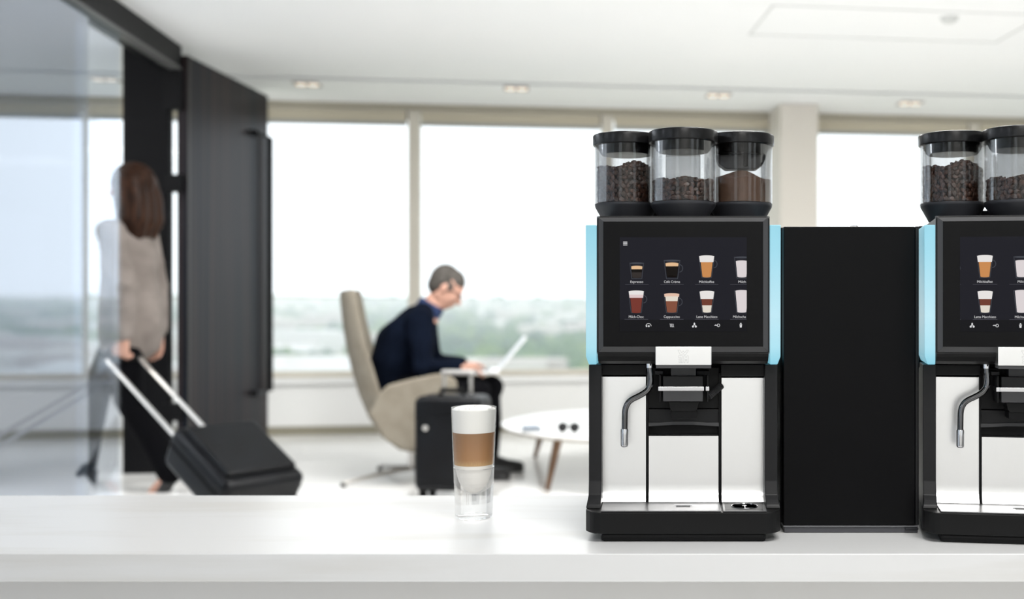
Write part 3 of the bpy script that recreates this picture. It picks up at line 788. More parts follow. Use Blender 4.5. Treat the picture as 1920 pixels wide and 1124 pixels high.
DRINKS = [  # centre x, row, top y, bottom y, half width top, half width bottom, handle, layers (y0, y1, colour), caption, caption width
    (1194, 0, 493, 523, 13, 9.5, 0, [(500, 505.5, 'crema'), (505, 511, 'black'), (511, 520, 'dark')], 'Espresso', 24),
    (1260, 0, 488, 523, 15, 10.5, 1, [(494, 500, 'crema'), (499.5, 519, 'black')], 'Café Crème', 30),
    (1325, 0, 480, 521, 14.5, 9, 1, [(480.5, 492, 'foam'), (492, 519, 'orange')], 'Milchkaffee', 28),
    (1391, 0, 482, 522, 14, 9.5, 0, [(490, 519, 'milk')], 'Milch', 14),
    (1193, 1, 546, 587, 14.5, 9.5, 1, [(546.5, 553, 'foam'), (553, 559, 'pink'), (559, 586, 'choc')], 'Milch-Choc', 28),
    (1259.5, 1, 551, 587, 14.5, 10, 1, [(551.5, 557, 'tan'), (556, 565, 'cream'), (565, 585, 'brown')], 'Cappuccino', 30),
    (1325.5, 1, 547, 587, 14, 8.5, 0, [(547, 561, 'foam'), (561, 573, 'brick'), (573, 585, 'cream')], 'Latte Macchiato', 39),
    (1391, 1, 545, 587, 14, 9.5, 0, [(545.5, 585, 'milk')], 'Milchscha', 24)]
def screen(machine, dispg, dx, scroll):
    d = DH - .0009
    def poly(b, pts, lay=0):
        pts = clipx([(x - scroll, y) for x, y in pts], SX0, SX1)
        if len(pts) < 3: return
        vv = []
        for x, y in pts:
            q = P(x, y, d - .00012 * (1 + lay)); q.x += dx; vv.append(q)
        b.add(vv, [tuple(range(len(vv)))])
    def quad(b, x0, y0, x1, y1, lay=0): poly(b, [(x0, y0), (x1, y0), (x1, y1), (x0, y1)], lay)
    def ell(b, cx, cy, rx, ry, lay=0, n=20): poly(b, [(cx + rx * math.cos(6.2832 * k / n), cy + ry * math.sin(6.2832 * k / n)) for k in range(n)], lay)
    def strk(b, pts, w, lay=0):
        for (xa, ya), (xb, yb) in zip(pts, pts[1:]):
            L = math.hypot(xb - xa, yb - ya) or 1; nx, ny = -(yb - ya) / L * w / 2, (xb - xa) / L * w / 2
            poly(b, [(xa + nx, ya + ny), (xb + nx, yb + ny), (xb - nx, yb - ny), (xa - nx, ya - ny)], lay)
    b = B(); b.mi = EI['bg']
    quad(b, SX0 + scroll, 445, SX1 + scroll, 622, -1)
    b.mi = EI['bg2']; quad(b, SX0 + scroll, 600, SX1 + scroll, 622, 0)
    bgo = b.build('screen', EL, dispg, 0, clean=False)
    for cx, row, yt, yb, wt, wb, hd, lays, cap, cw in DRINKS:
        b = B()
        def hw(y, k=1.): return (wb + (wt - wb) * (yb - y) / (yb - yt)) * k
        b.mi = EI['glass']
        if hd: strk(b, [(cx + hw(yt + 9) + 7.5 * math.sin(q) * .85, yt + 15.5 - 7 * math.cos(q)) for q in [math.pi * k / 10 for k in range(11)]], 1.3, 0)
        strk(b, [(cx - wt, yt), (cx - wb, yb), (cx + wb, yb), (cx + wt, yt)], 1.0, 1)
        ell(b, cx, yt + 1, wt, 1.8, 0)
        for y0, y1, cn in lays:
            b.mi = EI[cn]
            k = .86 if cn not in ('foam', 'pink', 'tan') else .98
            poly(b, [(cx - hw(y0, k), y0), (cx + hw(y0, k), y0), (cx + hw(y1, k), y1), (cx - hw(y1, k), y1)], 2)
            if cn in ('foam', 'tan', 'crema', 'milk'): ell(b, cx, y0 + .6, hw(y0, k), 2.0, 3)
            if y1 >= yb - 5: ell(b, cx, y1, hw(y1, k), 1.6, 2)
        if b.f: b.build('drink_icon', EL, bgo if False else dispg, 0, clean=False)
        b = B(); b.mi = EI['txt']
        yb_ = 531 if row == 0 else 596.5
        rgt = cx - scroll + cw / 2
        if SX0 < cx - scroll - cw / 2 and rgt < SX1 + 6:
            if cap in ('Milch', 'Milchscha') and not scroll: put_text(b, cap, SX1 - 1.5, yb_, cw, 4.6, d - .0003, dx, 'r')
            else: put_text(b, cap, cx - scroll, yb_, cw, 4.6, d - .0003, dx)
        b.mi = EI['line']; quad(b, cx - 22, yb_ + 2.4, cx + 22, yb_ + 3.0, 0)
        if b.f: b.build('caption', EL, dispg, 0, clean=False)
    b = B(); b.mi = EI['txt']
    if not scroll:
        for k in range(3): quad(b, 1168.5, 453.5 + k * 2.7, 1176.3, 455 + k * 2.7, 1)
        b.build('menu_icon', EL, dispg, 0, clean=False)
    b = B(); b.mi = EI['txt']              # bottom row: gauge, steam, hot-water drops, key, bean grinder
    c = 1216; strk(b, [(c + 5 * math.cos(q), 612 - 5 * math.sin(q)) for q in [math.pi * k / 10 for k in range(11)]], 1.0, 1); ell(b, c + .5, 612, 1.8, 1.8, 1); quad(b, c - 5, 610.5, c - 2.6, 613.5, 1)
    for k in range(3): strk(b, [(1255.8 + k * 2.6, 607.5), (1257.6 + k * 2.6, 609.5), (1256.4 + k * 2.6, 611.5), (1258.4 + k * 2.6, 613.8)], 1.0, 1)
    ell(b, 1302, 608, 1.5, 2.6, 1); ell(b, 1299.4, 612.6, 1.9, 2.0, 1); ell(b, 1304.6, 612.6, 1.9, 2.0, 1); strk(b, [(1302, 608), (1299.4, 612)], 1.1, 1); strk(b, [(1302, 608), (1304.6, 612)], 1.1, 1)
    strk(b, [(1339.5, 610.5), (1346, 610.5)], 1.2, 1); strk(b, [(1347 + 2.6 * math.cos(6.2832 * k / 12), 610.5 + 2.6 * math.sin(6.2832 * k / 12)) for k in range(13)], 1.0, 1); quad(b, 1341, 609, 1342.4, 610.5, 1)
    quad(b, 1386.5, 608.6, 1391.5, 609.8, 1); poly(b, [(1386.8, 610.2), (1391.2, 610.2), (1390.6, 614.6), (1387.4, 614.6)], 1); ell(b, 1389, 607, 1.4, 1.2, 1)
    b.build('status_icons', EL, dispg, 0, clean=False)
screen(mach, disp, 0., 0.)
disp2 = [o for o in mach2.children if o.name.startswith('display_glass')][0]
disp2['_o'] = tuple(disp['_o'])
screen(mach2, disp2, 0., 118.)

# ---------------------------------------------------------------- black cabinet between the machines
DF = 1.862
fx0, fx1 = PX(1467, DF), .4292
fr = thing('milk_cooler', ((fx0 + fx1) / 2, DF, CT), 'plain matt black cooler cabinet between the two coffee machines', 'cooler')
zt2, zb2 = PZ(424, DF), PZ(986, DF)
B().box(fx0, fx1, DF + .034, 2.21, zb2 - .002, zt2, .002).build('body', fridge_m, fr)
B().box(fx0 + .002, fx1 - .0075, DF, DF + .032, zb2, zt2 - .001, .002).build('door', fridge_m, fr)
B().box(fx1 - .006, fx1, DF + .004, DF + .034, zb2, zt2 - .0005, .001).build('hinge_post', blk_soft, fr)
B().box(fx0 + .002, fx1 - .002, DF + .002, DF + .03, zb2 - .0036, zb2 - .0006, .0005).build('bottom_strip', mat('strip_grey', (.16, .16, .17), .35, metal=.4), fr)
B().box(fx0 + .004, fx1 - .002, DF + .004, 2.2, CT + .0005, zb2 - .004, .001).build('base_rail', fridge_rail, fr)
B().box(fx1 - .025, fx1 - .002, DF - .001, DF + .01, zb2 - .008, zb2 - .004, .0008).build('hinge_foot', dkmetal, fr)
kb = Vector((PX(1601, 1.93), 1.93, zt2 - .001))
B().lathe([(.0095, 0), (.0095, .004), (.008, .006), (.0001, .0062)], kb, 24).build('top_cap', chrome, fr)
# ---------------------------------------------------------------- people and furniture of the lounge
def evaluated(o, voxel, smooth=2, ratio=None):
    m = o.modifiers.new('r', 'REMESH'); m.mode = 'VOXEL'; m.voxel_size = voxel
    if smooth:
        k = o.modifiers.new('s', 'SMOOTH'); k.iterations = smooth; k.factor = .5
    if ratio:
        k = o.modifiers.new('d', 'DECIMATE'); k.ratio = ratio
    bpy.context.view_layer.update()
    dg = bpy.context.evaluated_depsgraph_get()
    me = bpy.data.meshes.new_from_object(o.evaluated_get(dg))
    mats = [x for x in o.data.materials]; old = o.data
    o.modifiers.clear(); o.data = me; bpy.data.meshes.remove(old)
    me.materials.clear()
    for x in mats[:1]: me.materials.append(x)
    me.polygons.foreach_set('use_smooth', [True] * len(me.polygons)); me.update()
    return o
def V3(*a): return Vector(a)
def hand(b, wrist, fwd, side, palm, curl, s=1.0, thumb=1):
    """palm and five separate fingers: fwd along the hand, side towards the thumb, palm = inward normal; curl in radians per joint"""
    fwd = fwd.normalized(); side = side.normalized(); palm = palm.normalized()
    k0 = wrist + fwd * .085 * s
    for q in (-.027, -.009, .009, .027):
        b.limb([wrist + side * q * .7 * s, k0 + side * q * s], [.015 * s, .0125 * s], 10)
    for i, (q, L) in enumerate(((.029, .070), (.0098, .079), (-.0098, .073), (-.029, .057))):
        p = k0 + side * q * s; pts = [p]; rr = [.0095 * s]; ang = 0; dcur = (fwd + side * q * 3).normalized()
        for j, fr_ in enumerate((.45, .32, .23)):
            ang += curl[min(j, len(curl) - 1)] * (1 + .05 * i)
            dd = dcur * math.cos(ang) + palm * math.sin(ang)
            p = p + dd * L * fr_ * s; pts.append(p); rr.append((.0090, .0082, .0074)[j] * s)
        b.limb(pts, rr, 10)
    t0 = wrist + fwd * .028 * s + side * .026 * s
    t1 = t0 + (fwd * .6 + side * .75 * thumb + palm * .35).normalized() * .038 * s
    t2 = t1 + (fwd * .85 + side * .25 * thumb + palm * .55).normalized() * .030 * s
    t3 = t2 + (fwd * .8 - side * .1 + palm * .7).normalized() * .022 * s
    b.limb([t0, t1, t2, t3], [.014 * s, .0115 * s, .010 * s, .0085 * s], 10)
def head(b, c, f, up, s=1.0):
    """skull, jaw, nose, brow, lips, ears; f = face direction"""
    f = f.normalized(); up = (up - f * up.dot(f)).normalized(); l = up.cross(f)
    R = Matrix((f, l, up)).transposed()
    def pt(x, y, z): return c + R @ Vector((x, y, z)) * s
    b.ball(pt(-.012, 0, .030), (.098 * s, .076 * s, .090 * s), 3, R)
    b.ball(pt(.022, 0, -.022), (.066 * s, .062 * s, .085 * s), 3, R)
    b.ball(pt(.045, 0, -.078), (.034 * s, .036 * s, .030 * s), 2, R)       # chin
    b.limb([pt(-.01, .045, -.05), pt(.04, .022, -.085)], [.026 * s, .020 * s], 10)
    b.limb([pt(-.01, -.045, -.05), pt(.04, -.022, -.085)], [.026 * s, .020 * s], 10)
    b.limb([pt(.082, 0, .018), pt(.096, 0, -.008), pt(.106, 0, -.026)], [.010 * s, .011 * s, .0135 * s], 10)   # nose
    for q in (-1, 1):
        b.ball(pt(.094, q * .012, -.030), .0085 * s, 2)
        b.limb([pt(.080, q * .012, .026), pt(.074, q * .042, .026)], [.010 * s, .011 * s], 8)        # brow
        b.ball(pt(.074, q * .030, .008), .0125 * s, 2)                                                # eye
        b.ball(pt(.060, q * .040, -.020), (.020 * s, .018 * s, .018 * s), 2, R)                       # cheek
        b.ball(pt(-.008, q * .076, -.004), (.018 * s, .009 * s, .031 * s), 2, R)                      # ear
    b.limb([pt(.078, -.020, -.055), pt(.088, 0, -.053), pt(.078, .020, -.055)], [.006 * s, .0085 * s, .006 * s], 8)
    b.limb([pt(.076, -.016, -.064), pt(.085, 0, -.064), pt(.076, .016, -.064)], [.006 * s, .0085 * s, .006 * s], 8)
    return pt, R

# ---- seated man (local: x forward, y to his left, z up)
md = 5.9
m_o = Vector((PX(724, md), md, 0)); MM = Matrix.Translation(m_o) @ Matrix.Rotation(math.radians(10), 4, 'Z')
man = thing('person', m_o, 'man in a dark navy jacket seated in the lounge chair, typing on a laptop', 'person')
hf = Vector((.80, 0, -.60)); hu = Vector((.55, 0, .84))
hc = V3(.325, 0, 1.055)
sh = {-1: V3(.20, -.195, .875), 1: V3(.20, .195, .875)}
el = {-1: V3(.215, -.265, .635), 1: V3(.24, .265, .635)}
wr_ = {-1: V3(.395, -.150, .625), 1: V3(.415, .150, .625)}
hip = {-1: V3(.075, -.095, .50), 1: V3(.075, .095, .50)}
kn = {-1: V3(.50, -.13, .485), 1: V3(.575, .12, .490)}
an = {-1: V3(.475, -.14, .085), 1: V3(.56, .12, .085)}
bd = B(MM)
head(bd, hc, hf, hu, 1.0)
bd.limb([V3(.225, 0, .915), V3(.27, 0, .99)], [.062, .056])
bd.limb([V3(.07, 0, .52), V3(.075, 0, .64), V3(.13, 0, .78), V3(.20, 0, .89)], [.125, .13, .14, .09])
for q in (-1, 1):
    bd.limb([V3(.205, q * .05, .90), sh[q], el[q], wr_[q]], [.06, .058, .042, .026])
    bd.limb([hip[q], kn[q], an[q], an[q] + V3(.13, 0, -.045)], [.085, .058, .042, .030])
    hand(bd, wr_[q], V3(.95, -q * .12, -.05), V3(0, -q, 0), V3(0, 0, -1), (.35, .55, .4))
ob = bd.build('body', skin_m, man, clean=False); evaluated(ob, .0065, 3)
# hair: short, receding
hr = B(MM)
R = Matrix((hf.normalized(), (hu.cross(hf)).normalized(), hu.normalized())).transposed()
def hp(x, y, z): return hc + R @ Vector((x, y, z))
hr.ball(hp(-.030, 0, .036), (.088, .080, .090), 3, R); hr.ball(hp(.012, 0, .055), (.070, .070, .070), 3, R)
hr.ball(hp(-.055, 0, -.005), (.055, .070, .065), 3, R)
for q in (-1, 1): hr.ball(hp(.006, q * .066, .02), (.030, .014, .030), 2, R)
evaluated(hr.build('hair', grey_hair, man, clean=False), .007, 2)
gl_ = B(MM)
for q in (-1, 1):
    c0 = hp(.088, q * .032, .006)
    gl_.tube([c0 + R @ Vector((0, .019 * math.cos(t), .015 * math.sin(t))) for t in [6.2832 * k / 14 for k in range(15)]], .0018, 6)
    gl_.tube([hp(.088, q * .051, .010), hp(.04, q * .074, .012), hp(-.02, q * .080, .008)], .0018, 6)
gl_.tube([hp(.088, -.014, .010), hp(.094, 0, .013), hp(.088, .014, .010)], .0018, 6)
gl_.build('spectacles', dkmetal, man)
jk = B(MM)
jk.limb([V3(.055, 0, .47), V3(.06, 0, .60), V3(.105, 0, .74), V3(.165, 0, .85)], [.150, .158, .168, .120], 18)
for q in (-1, 1):
    jk.limb([V3(.03, q * .06, .50), V3(.04, q * .085, .66), V3(.11, q * .09, .80), V3(.185, q * .09, .885)], [.10, .11, .115, .075], 16)
    jk.limb([V3(.20, q * .07, .915), sh[q] + V3(-.01, 0, 0), el[q], wr_[q] + V3(-.012, 0, 0)], [.066, .080, .062, .045], 16)
evaluated(jk.build('jacket', navy_m, man, clean=False), .010, 4)
sc_ = B(MM); sc_.lathe([(.078, -.03), (.074, 0), (.066, .03), (.070, .032), (.078, .002)], (0, 0, 0), 24)
RM = Matrix.Translation(V3(.235, 0, .945)) @ Matrix.Rotation(math.radians(32), 4, 'Y'); sc_.v = [RM @ p for p in sc_.v]
sc_.build('shirt_collar', collar_m, man)
tr = B(MM)
tr.limb([V3(.06, 0, .50), V3(.10, 0, .50)], [.135, .12])
for q in (-1, 1): tr.limb([hip[q], hip[q].lerp(kn[q], .5), kn[q], kn[q].lerp(an[q], .5), an[q] + V3(0, 0, .02)], [.098, .086, .074, .066, .058], 16)
evaluated(tr.build('trousers', blacktr, man, clean=False), .010, 3)
for q in (-1, 1):
    sb = B(MM); a0 = an[q]
    sb.limb([a0 + V3(-.035, 0, -.03), a0 + V3(.03, 0, -.025), a0 + V3(.10, 0, -.045), a0 + V3(.175, 0, -.052)], [.045, .046, .038, .030], 14)
    sb.box(a0.x - .075, a0.x + .20, a0.y - .04, a0.y + .04, .004, .022, .006)
    evaluated(sb.build('shoe', shoe_m, man, clean=False), .006, 2)
    
# ---- laptop on his knees
lap = thing('laptop', MM @ V3(.46, 0, .575), 'thin silver-white laptop open on the seated man\'s knees', 'laptop')
ll = B(MM); ll.box(.385, .615, -.165, .165, .587, .601, .003); lb0 = ll.build('base', laptop_m, lap)
kk = B(MM)
for r_i in range(4):
    for c_i in range(11): kk.box(.475 + r_i * .024, .495 + r_i * .024, -.14 + c_i * .0255, -.118 + c_i * .0255, .601, .6025)
ko = kk.build('keys', dkmetal, lb0, 0); ko['kind'] = 'stuff'
LM = MM @ Matrix.Translation(V3(.612, 0, .603)) @ Matrix.Rotation(math.radians(40), 4, 'Y')
ld = B(LM).box(-.004, .004, -.165, .165, 0, .235, .002).build('lid', laptop_m, lap)
B(LM).box(-.0046, -.004, -.152, .152, .012, .222).build('display', em('laptop', (.70, .74, .78)), ld, 0)

# ---- lounge chair
ch = thing('lounge_chair', m_o, 'high-backed taupe lounge chair on a metal star base, man seated in it', 'chair')
CM = Matrix.Translation(m_o) @ Matrix.Rotation(math.radians(13), 4, 'Z')
def shell(path, halfw, thick, curve, flare):
    """upholstered shell swept over its width; edges curl forward by `curve`"""
    n, m = len(path), 12; V = []; Fc = []
    nr = []
    for i in range(n):
        a, c = path[max(i - 1, 0)], path[min(i + 1, n - 1)]
        t = Vector((c[0] - a[0], 0, c[1] - a[1])).normalized(); nr.append(Vector((-t.z, 0, t.x)) * -1)
    for side in (0, 1):
        for i, (x, z) in enumerate(path):
            w = halfw * flare[i]
            for j in range(m + 1):
                s_ = -1 + 2 * j / m
                cv = curve[i] * (abs(s_) ** 2.5)
                edge = 1 if abs(s_) < .99 else .55
                p = Vector((x, s_ * w, z)) - nr[i] * 0
                p = p + Vector((cv * .94, 0, cv * .25)) + nr[i] * (thick * edge * (.5 if side else -.5))
                V.append(p)
    st = n * (m + 1)
    for i in range(n - 1):
        for j in range(m):
            a = i * (m + 1) + j
            Fc.append((a, a + 1, a + m + 2, a + m + 1)); Fc.append((st + a, st + a + m + 1, st + a + m + 2, st + a + 1))
    for i in range(n - 1):
        for j in (0, m):
            a = i * (m + 1) + j; Fc.append((a, a + m + 1, st + a + m + 1, st + a))
    for j in range(m):
        for i in (0, n - 1):
            a = i * (m + 1) + j; Fc.append((a, a + 1, st + a + 1, st + a))
    return V, Fc
path = [(-.215, 1.035), (-.212, .98), (-.200, .86), (-.180, .73), (-.150, .60), (-.115, .48), (-.07, .37), (-.01, .275), (.07, .215), (.18, .195), (.32, .205), (.46, .25)]
flr = [.86, .90, .93, .95, .97, 1, 1, 1, .97, .93, .9, .85]
crv = [.05, .06, .07, .08, .09, .09, .08, .05, .03, .01, 0, 0]
v_, f_ = shell(path, .315, .055, crv, flr)
B(CM).add(v_, f_).build('back_shell', chair_m, ch, 60)
B(CM).box(-.03, .50, -.262, .262, .30, .405, .035, 4).build('seat_cushion', chair_in, ch, 50)
arm = [(-.075, .40), (-.02, .505), (.02, .545), (.14, .575), (.27, .600), (.33, .595), (.375, .56), (.38, .48), (.36, .36), (.31, .25), (.22, .205), (.10, .205), (.01, .255)]
for q in (-1, 1):
    B(CM).prism(arm, 'y', q * .315 - .022, q * .315 + .022, .012, 3).build('armrest', chair_m, ch, 50)
B(CM).tube([(.14, 0, .045), (.14, 0, .21)], .022, 16).build('column', alu_rod, ch)
for k in range(4):
    a = math.radians(-62 + 90 * k)
    e_ = V3(.14 + .40 * math.cos(a), .40 * math.sin(a), .018)
    lgm = B(CM).tube([V3(.14, 0, .06), V3(.14, 0, .055).lerp(e_, .5) + V3(0, 0, .004), e_], [.016, .013, .010], 10).build('leg', alu_rod, ch)
    B(CM).lathe([(.014, -.0175), (.016, -.012), (.012, 0)], e_, 14).build('glide', case_trim, lgm)

# ---- upright trolley case beside the chair
sd = 5.30
s_o = P(850, 900, sd); s_o.z = 0
sc1 = thing('suitcase', s_o, 'upright black trolley case with raised handle beside the lounge chair', 'suitcase')
SM = Matrix.Translation(s_o) @ Matrix.Rotation(math.radians(-6), 4, 'Z')
B(SM).box(-.168, .168, -.11, .11, .055, .520, .035, 4).build('shell', case_m, sc1)
B(SM).box(-.150, .150, -.122, -.105, .11, .43, .008, 2).build('front_pocket', case_m, sc1)
B(SM).box(-.171, .171, -.012, .012, .10, .500, .004).build('zip_band', case_trim, sc1)
B(SM).tube([(-.06, -.02, .517), (-.055, -.02, .545), (.055, -.02, .545), (.06, -.02, .517)], .012, 10).build('carry_handle', case_trim, sc1)
for q in (-.068, .068): B(SM).tube([(q, .07, .50), (q, .07, .625)], .009, 10).build('handle_rod', alu_rod, sc1)
B(SM).box(-.085, .085, .055, .085, .612, .640, .01, 3).build('grip', alu_rod, sc1)
bo = B(SM).lathe([(.0001, 0), (.012, 0), (.014, .003), (.0001, .004)], (0, 0, 0), 16).build('badge', alu_rod, sc1)
bo.location = Vector(bo.location) + (SM.to_3x3() @ V3(-.10, -.126, .37)); bo.rotation_euler = (math.radians(90), 0, 0)
for qx in (-.13, .13):
    for qy in (-.07, .07):
        w = B(SM); w.tube([(qx - .012, qy, .0265), (qx + .012, qy, .0265)], .026, 16); w.box(qx - .018, qx + .018, qy - .014, qy + .014, .03, .062, .004)
        w.build('wheel', case_trim, sc1)

# ---- round coffee table with things on it
td, tr_ = 6.02, .73
t_o = Vector((PX(942, td) + tr_, td, 0))
tb_ = thing('coffee_table', t_o, 'low round white coffee table with tapered wooden legs', 'table')
TZ = .305
B().lathe([(.0001, TZ - .024), (tr_ - .03, TZ - .024), (tr_ - .004, TZ - .010), (tr_, TZ - .004), (tr_ - .002, TZ), (.0001, TZ)], t_o, 72).build('table_top', table_m, tb_, 30)
B().lathe([(tr_ - .035, TZ - .030), (tr_ - .028, TZ - .0242), (tr_ - .16, TZ - .0242), (tr_ - .16, TZ - .030)], t_o, 72, closed=True).build('edge_ring', table_edge, tb_, 30)
for px, py, tx in ((1026, 920, 0), (1003, 858, 0), (1190, 905, 0), (1215, 850, 0)):
    dd = F / (py - CY); f0 = V3(PX(px, dd), dd, 0.0005); t0 = f0.lerp(V3(t_o.x, t_o.y, 0), .13); t0.z = TZ - .026
    B().tube([t0, t0.lerp(f0, .5), f0], [.024, .020, .013], 14).build('leg', leg_m, tb_)
mz = TZ + .0005
mg = P(996, 805, 5.62); MG = Matrix.Translation(V3(mg.x, mg.y, mz)) @ Matrix.Rotation(.25, 4, 'Z')
mgt = thing('notebook', V3(mg.x, mg.y, mz), 'small slate-blue notebook lying near the edge of the round table', 'notebook')
B(MG).box(-.045, .045, -.065, .065, .0005, .004).build('back_cover', mat('slate_cover', (.10, .14, .20), .6), mgt, 0)
B(MG).box(-.042, .044, -.062, .062, .004, .012).build('pages', mat('paper', (.80, .79, .75), .8), mgt, 0)
B(MG).box(-.045, .045, -.065, .065, .012, .016).build('front_cover', mat('slate_cover'), mgt, 0)
eg = P(1066, 808, 5.52); EG = Matrix.Translation(V3(eg.x, eg.y, mz)) @ Matrix.Rotation(-.2, 4, 'Z')
egt = thing('sunglasses', V3(eg.x, eg.y, mz), 'dark folded sunglasses lying on the round table', 'sunglasses')
for q in (-1, 1):
    o = B(EG).lathe([(.0001, -.002), (.024, -.002), (.027, 0), (.024, .002), (.0001, .002)], (q * .032, 0, 0), 20).build('lens', shoe_m, egt)
    c0 = EG.to_3x3() @ V3(q * .032, 0, 0)
    o.data.transform(Matrix.Translation(c0) @ Matrix.Rotation(math.radians(72), 4, 'X') @ Matrix.Translation(-c0)); o.data.transform(Matrix.Translation((0, 0, .0275)))
    B(EG).tube([(q * .060, .004, .030), (q * .061, .05, .018), (q * .055, .10, .004)], .003, 8).build('temple', shoe_m, egt)
B(EG).tube([(-.008, 0, .036), (0, -.002, .040), (.008, 0, .036)], .003, 8).build('bridge', shoe_m, egt)

# ---- walking woman (local: x forward = into the doorway, y = her left, towards the camera)
wd_ = 5.62
w_o = Vector((PX(240, wd_), wd_, 0))
hdg = math.atan2(.10, -.995)
WM = Matrix.Translation(w_o) @ Matrix.Rotation(hdg, 4, 'Z')
wo = thing('person', w_o, 'woman with long brown hair in a taupe cardigan pulling a suitcase', 'person')
wf, wu = V3(.97, .10, -.10), V3(.08, 0, 1)
whc = V3(-.005, .0, 1.585)
wsh = {-1: V3(.005, -.165, 1.345), 1: V3(-.005, .165, 1.345)}
wel = {-1: V3(-.035, -.20, 1.06), 1: V3(-.125, .205, 1.055)}
wwr = {-1: V3(-.055, -.185, .80), 1: V3(-.105, .205, .79)}
whp = {-1: V3(.02, -.085, .90), 1: V3(-.01, .085, .90)}
wkn = {-1: V3(.235, -.085, .50), 1: V3(-.06, .085, .48)}
wan = {-1: V3(.315, -.085, .105), 1: V3(-.285, .085, .135)}
bd = B(WM)
head(bd, whc, wf, wu, .94)
bd.limb([V3(-.01, 0, 1.38), V3(-.015, 0, 1.49)], [.052, .047])
bd.limb([V3(.0, 0, .92), V3(.01, 0, 1.05), V3(0, 0, 1.22), V3(-.005, 0, 1.34)], [.125, .105, .115, .075])
for q in (-1, 1):
    bd.limb([V3(0, q * .05, 1.36), wsh[q], wel[q], wwr[q]], [.05, .047, .036, .024])
    bd.limb([whp[q], wkn[q], wan[q]], [.082, .054, .036])
    ft = V3(1, 0, -.12) if q < 0 else V3(.72, 0, -.69)
    bd.limb([wan[q] + V3(-.02, 0, -.04), wan[q] + ft.normalized() * .09 + V3(0, 0, -.045), wan[q] + ft.normalized() * .155 + V3(0, 0, -.05)], [.032, .028, .022])
hand(bd, wwr[1], V3(.06, -.02, -1), V3(1, .1, 0), V3(0, -1, 0), (.9, .95, .8), .95)
hand(bd, wwr[-1], V3(.05, .05, -1), V3(1, 0, 0), V3(0, 1, 0), (.35, .4, .3), .95)
evaluated(bd.build('body', skin_m, wo, clean=False), .0065, 3)
hr = B(WM)
hr.ball(whc + V3(-.026, 0, .034), (.110, .098, .102), 3)
for q in (-1, 0, 1):
    hr.limb([whc + V3(-.045, q * .055, .03), whc + V3(-.070, q * .065, -.08), whc + V3(-.075, q * .070, -.17), whc + V3(-.075, q * .055, -.235)], [.072, .072, .070, .050], 14)
    if q: hr.limb([whc + V3(.012, q * .068, .03), whc + V3(-.005, q * .078, -.07), whc + V3(-.020, q * .082, -.17), whc + V3(-.03, q * .075, -.23)], [.034, .036, .034, .018], 12)
evaluated(hr.build('hair', brown_hair, wo, clean=False), .008, 3)
cg = B(WM)
cg.limb([V3(-.02, 0, .80), V3(-.015, 0, .95), V3(-.005, 0, 1.10), V3(-.01, 0, 1.24), V3(-.012, 0, 1.33)], [.150, .150, .135, .135, .095], 20)
for q in (-1, 1):
    cg.limb([V3(-.02, q * .07, .79), V3(-.02, q * .07, .95), V3(-.01, q * .06, 1.12), V3(-.01, q * .075, 1.27), V3(-.005, q * .10, 1.345)], [.120, .118, .105, .100, .062], 18)
    cg.limb([V3(-.005, q * .08, 1.365), wsh[q], wsh[q].lerp(wel[q], .5), wel[q], wel[q].lerp(wwr[q], .55), wwr[q] + V3(0, 0, .035)], [.055, .066, .064, .058, .056, .050], 16)
    for k in range(4):           # soft folds on the sleeve
        c0 = wsh[q].lerp(wel[q], .25 + .22 * k); cg.ball(c0 + V3(.02 * (-1) ** k, q * .028, 0), (.045, .035, .018), 2, Matrix.Rotation(.5 * (-1) ** k, 3, 'Y'))
cg.limb([V3(-.03, -.085, 1.40), V3(-.062, 0, 1.405), V3(-.03, .085, 1.40)], [.026, .030, .026], 12)
evaluated(cg.build('cardigan', cardi_m, wo, clean=False), .009, 4)
tr = B(WM)
tr.limb([V3(0, 0, .90), V3(0, 0, .80)], [.135, .12], 16)
for q in (-1, 1):
    tr.limb([whp[q], whp[q].lerp(wkn[q], .5), wkn[q], wkn[q].lerp(wan[q], .5), wan[q] + V3(0, 0, -.035)], [.100, .090, .074, .070, .064], 16)
evaluated(tr.build('trousers', blacktr, wo, clean=False), .009, 3)
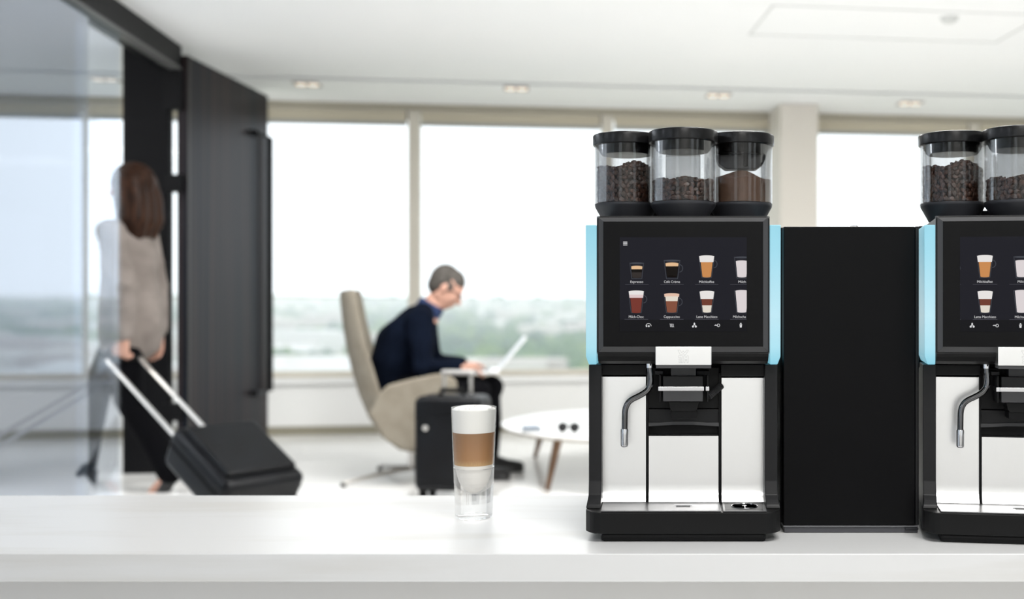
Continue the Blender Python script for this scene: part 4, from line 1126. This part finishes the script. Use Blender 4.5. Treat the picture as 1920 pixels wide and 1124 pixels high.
for q in (-1, 1):
    sb = B(WM); ft = (V3(1, 0, -.12) if q < 0 else V3(.72, 0, -.69)).normalized(); a0 = wan[q]
    up_ = V3(-ft.z, 0, ft.x)
    sb.limb([a0 - ft * .045 - up_ * .05, a0 + ft * .03 - up_ * .045, a0 + ft * .10 - up_ * .062, a0 + ft * .165 - up_ * .070], [.034, .038, .034, .022], 12)
    sb.limb([a0 - ft * .055 - up_ * .06, a0 - ft * .055 - up_ * .096], [.022, .016], 10)
    evaluated(sb.build('shoe', shoe_m, wo, clean=False), .006, 2)

# ---- her trolley case, pulled along on two wheels
gp_ = WM @ (wwr[1] + V3(.012, -.018, -.095))
top = V3(PX(384, 5.02), 5.02, .295)
ax = (top - gp_).normalized(); hor = Vector((-ax.y, ax.x, 0)).normalized()
if hor.y < 0: hor = -hor
nrm = hor.cross(ax); nrm = nrm if nrm.z > 0 else -nrm
# case frame: x across, y along the axis downwards, z = front face normal (up)
CL = .50; CWd, CTh = .205, .15
zlow = 0
TM2 = Matrix(((hor.x, ax.x, nrm.x, top.x), (hor.y, ax.y, nrm.y, top.y), (hor.z, ax.z, nrm.z, top.z), (0, 0, 0, 1)))
CL = (top.z - .05 * nrm.z - .015) / max(.05, -ax.z)
tc2 = thing('suitcase', V3(top.x, top.y, 0), 'tilted black trolley case pulled by the walking woman', 'suitcase')
B(TM2).box(-CWd, CWd, 0, CL, -.05, CTh, .04, 4).build('shell', case_m, tc2)
B(TM2).box(-CWd + .03, CWd - .03, .05, CL - .06, CTh - .01, CTh + .025, .015, 3).build('front_pocket', case_m, tc2)
B(TM2).box(-CWd - .003, CWd + .003, .03, CL - .02, .06, .078, .004).build('zip_band', case_trim, tc2)
B(TM2).tube([(-.06, -.002, .07), (-.055, -.03, .07), (.055, -.03, .07), (.06, -.002, .07)], .012, 10).build('carry_handle', case_trim, tc2)
gl2 = (gp_ - top).length
for q in (-.085, .085):
    B(TM2).tube([(q, .05, .0), (q, -gl2, .0)], .0105, 10).build('handle_rod', alu_rod, tc2)
B(TM2).tube([(-.098, -gl2, 0), (.098, -gl2, 0)], .014, 12).build('grip', case_trim, tc2)
for q in (-1, 1):
    c0 = TM2 @ V3(q * (CWd - .03), CL, .0); c0.z = .0405
    B().tube([c0 - hor * .013, c0 + hor * .013], .040, 18).build('wheel', case_trim, tc2)
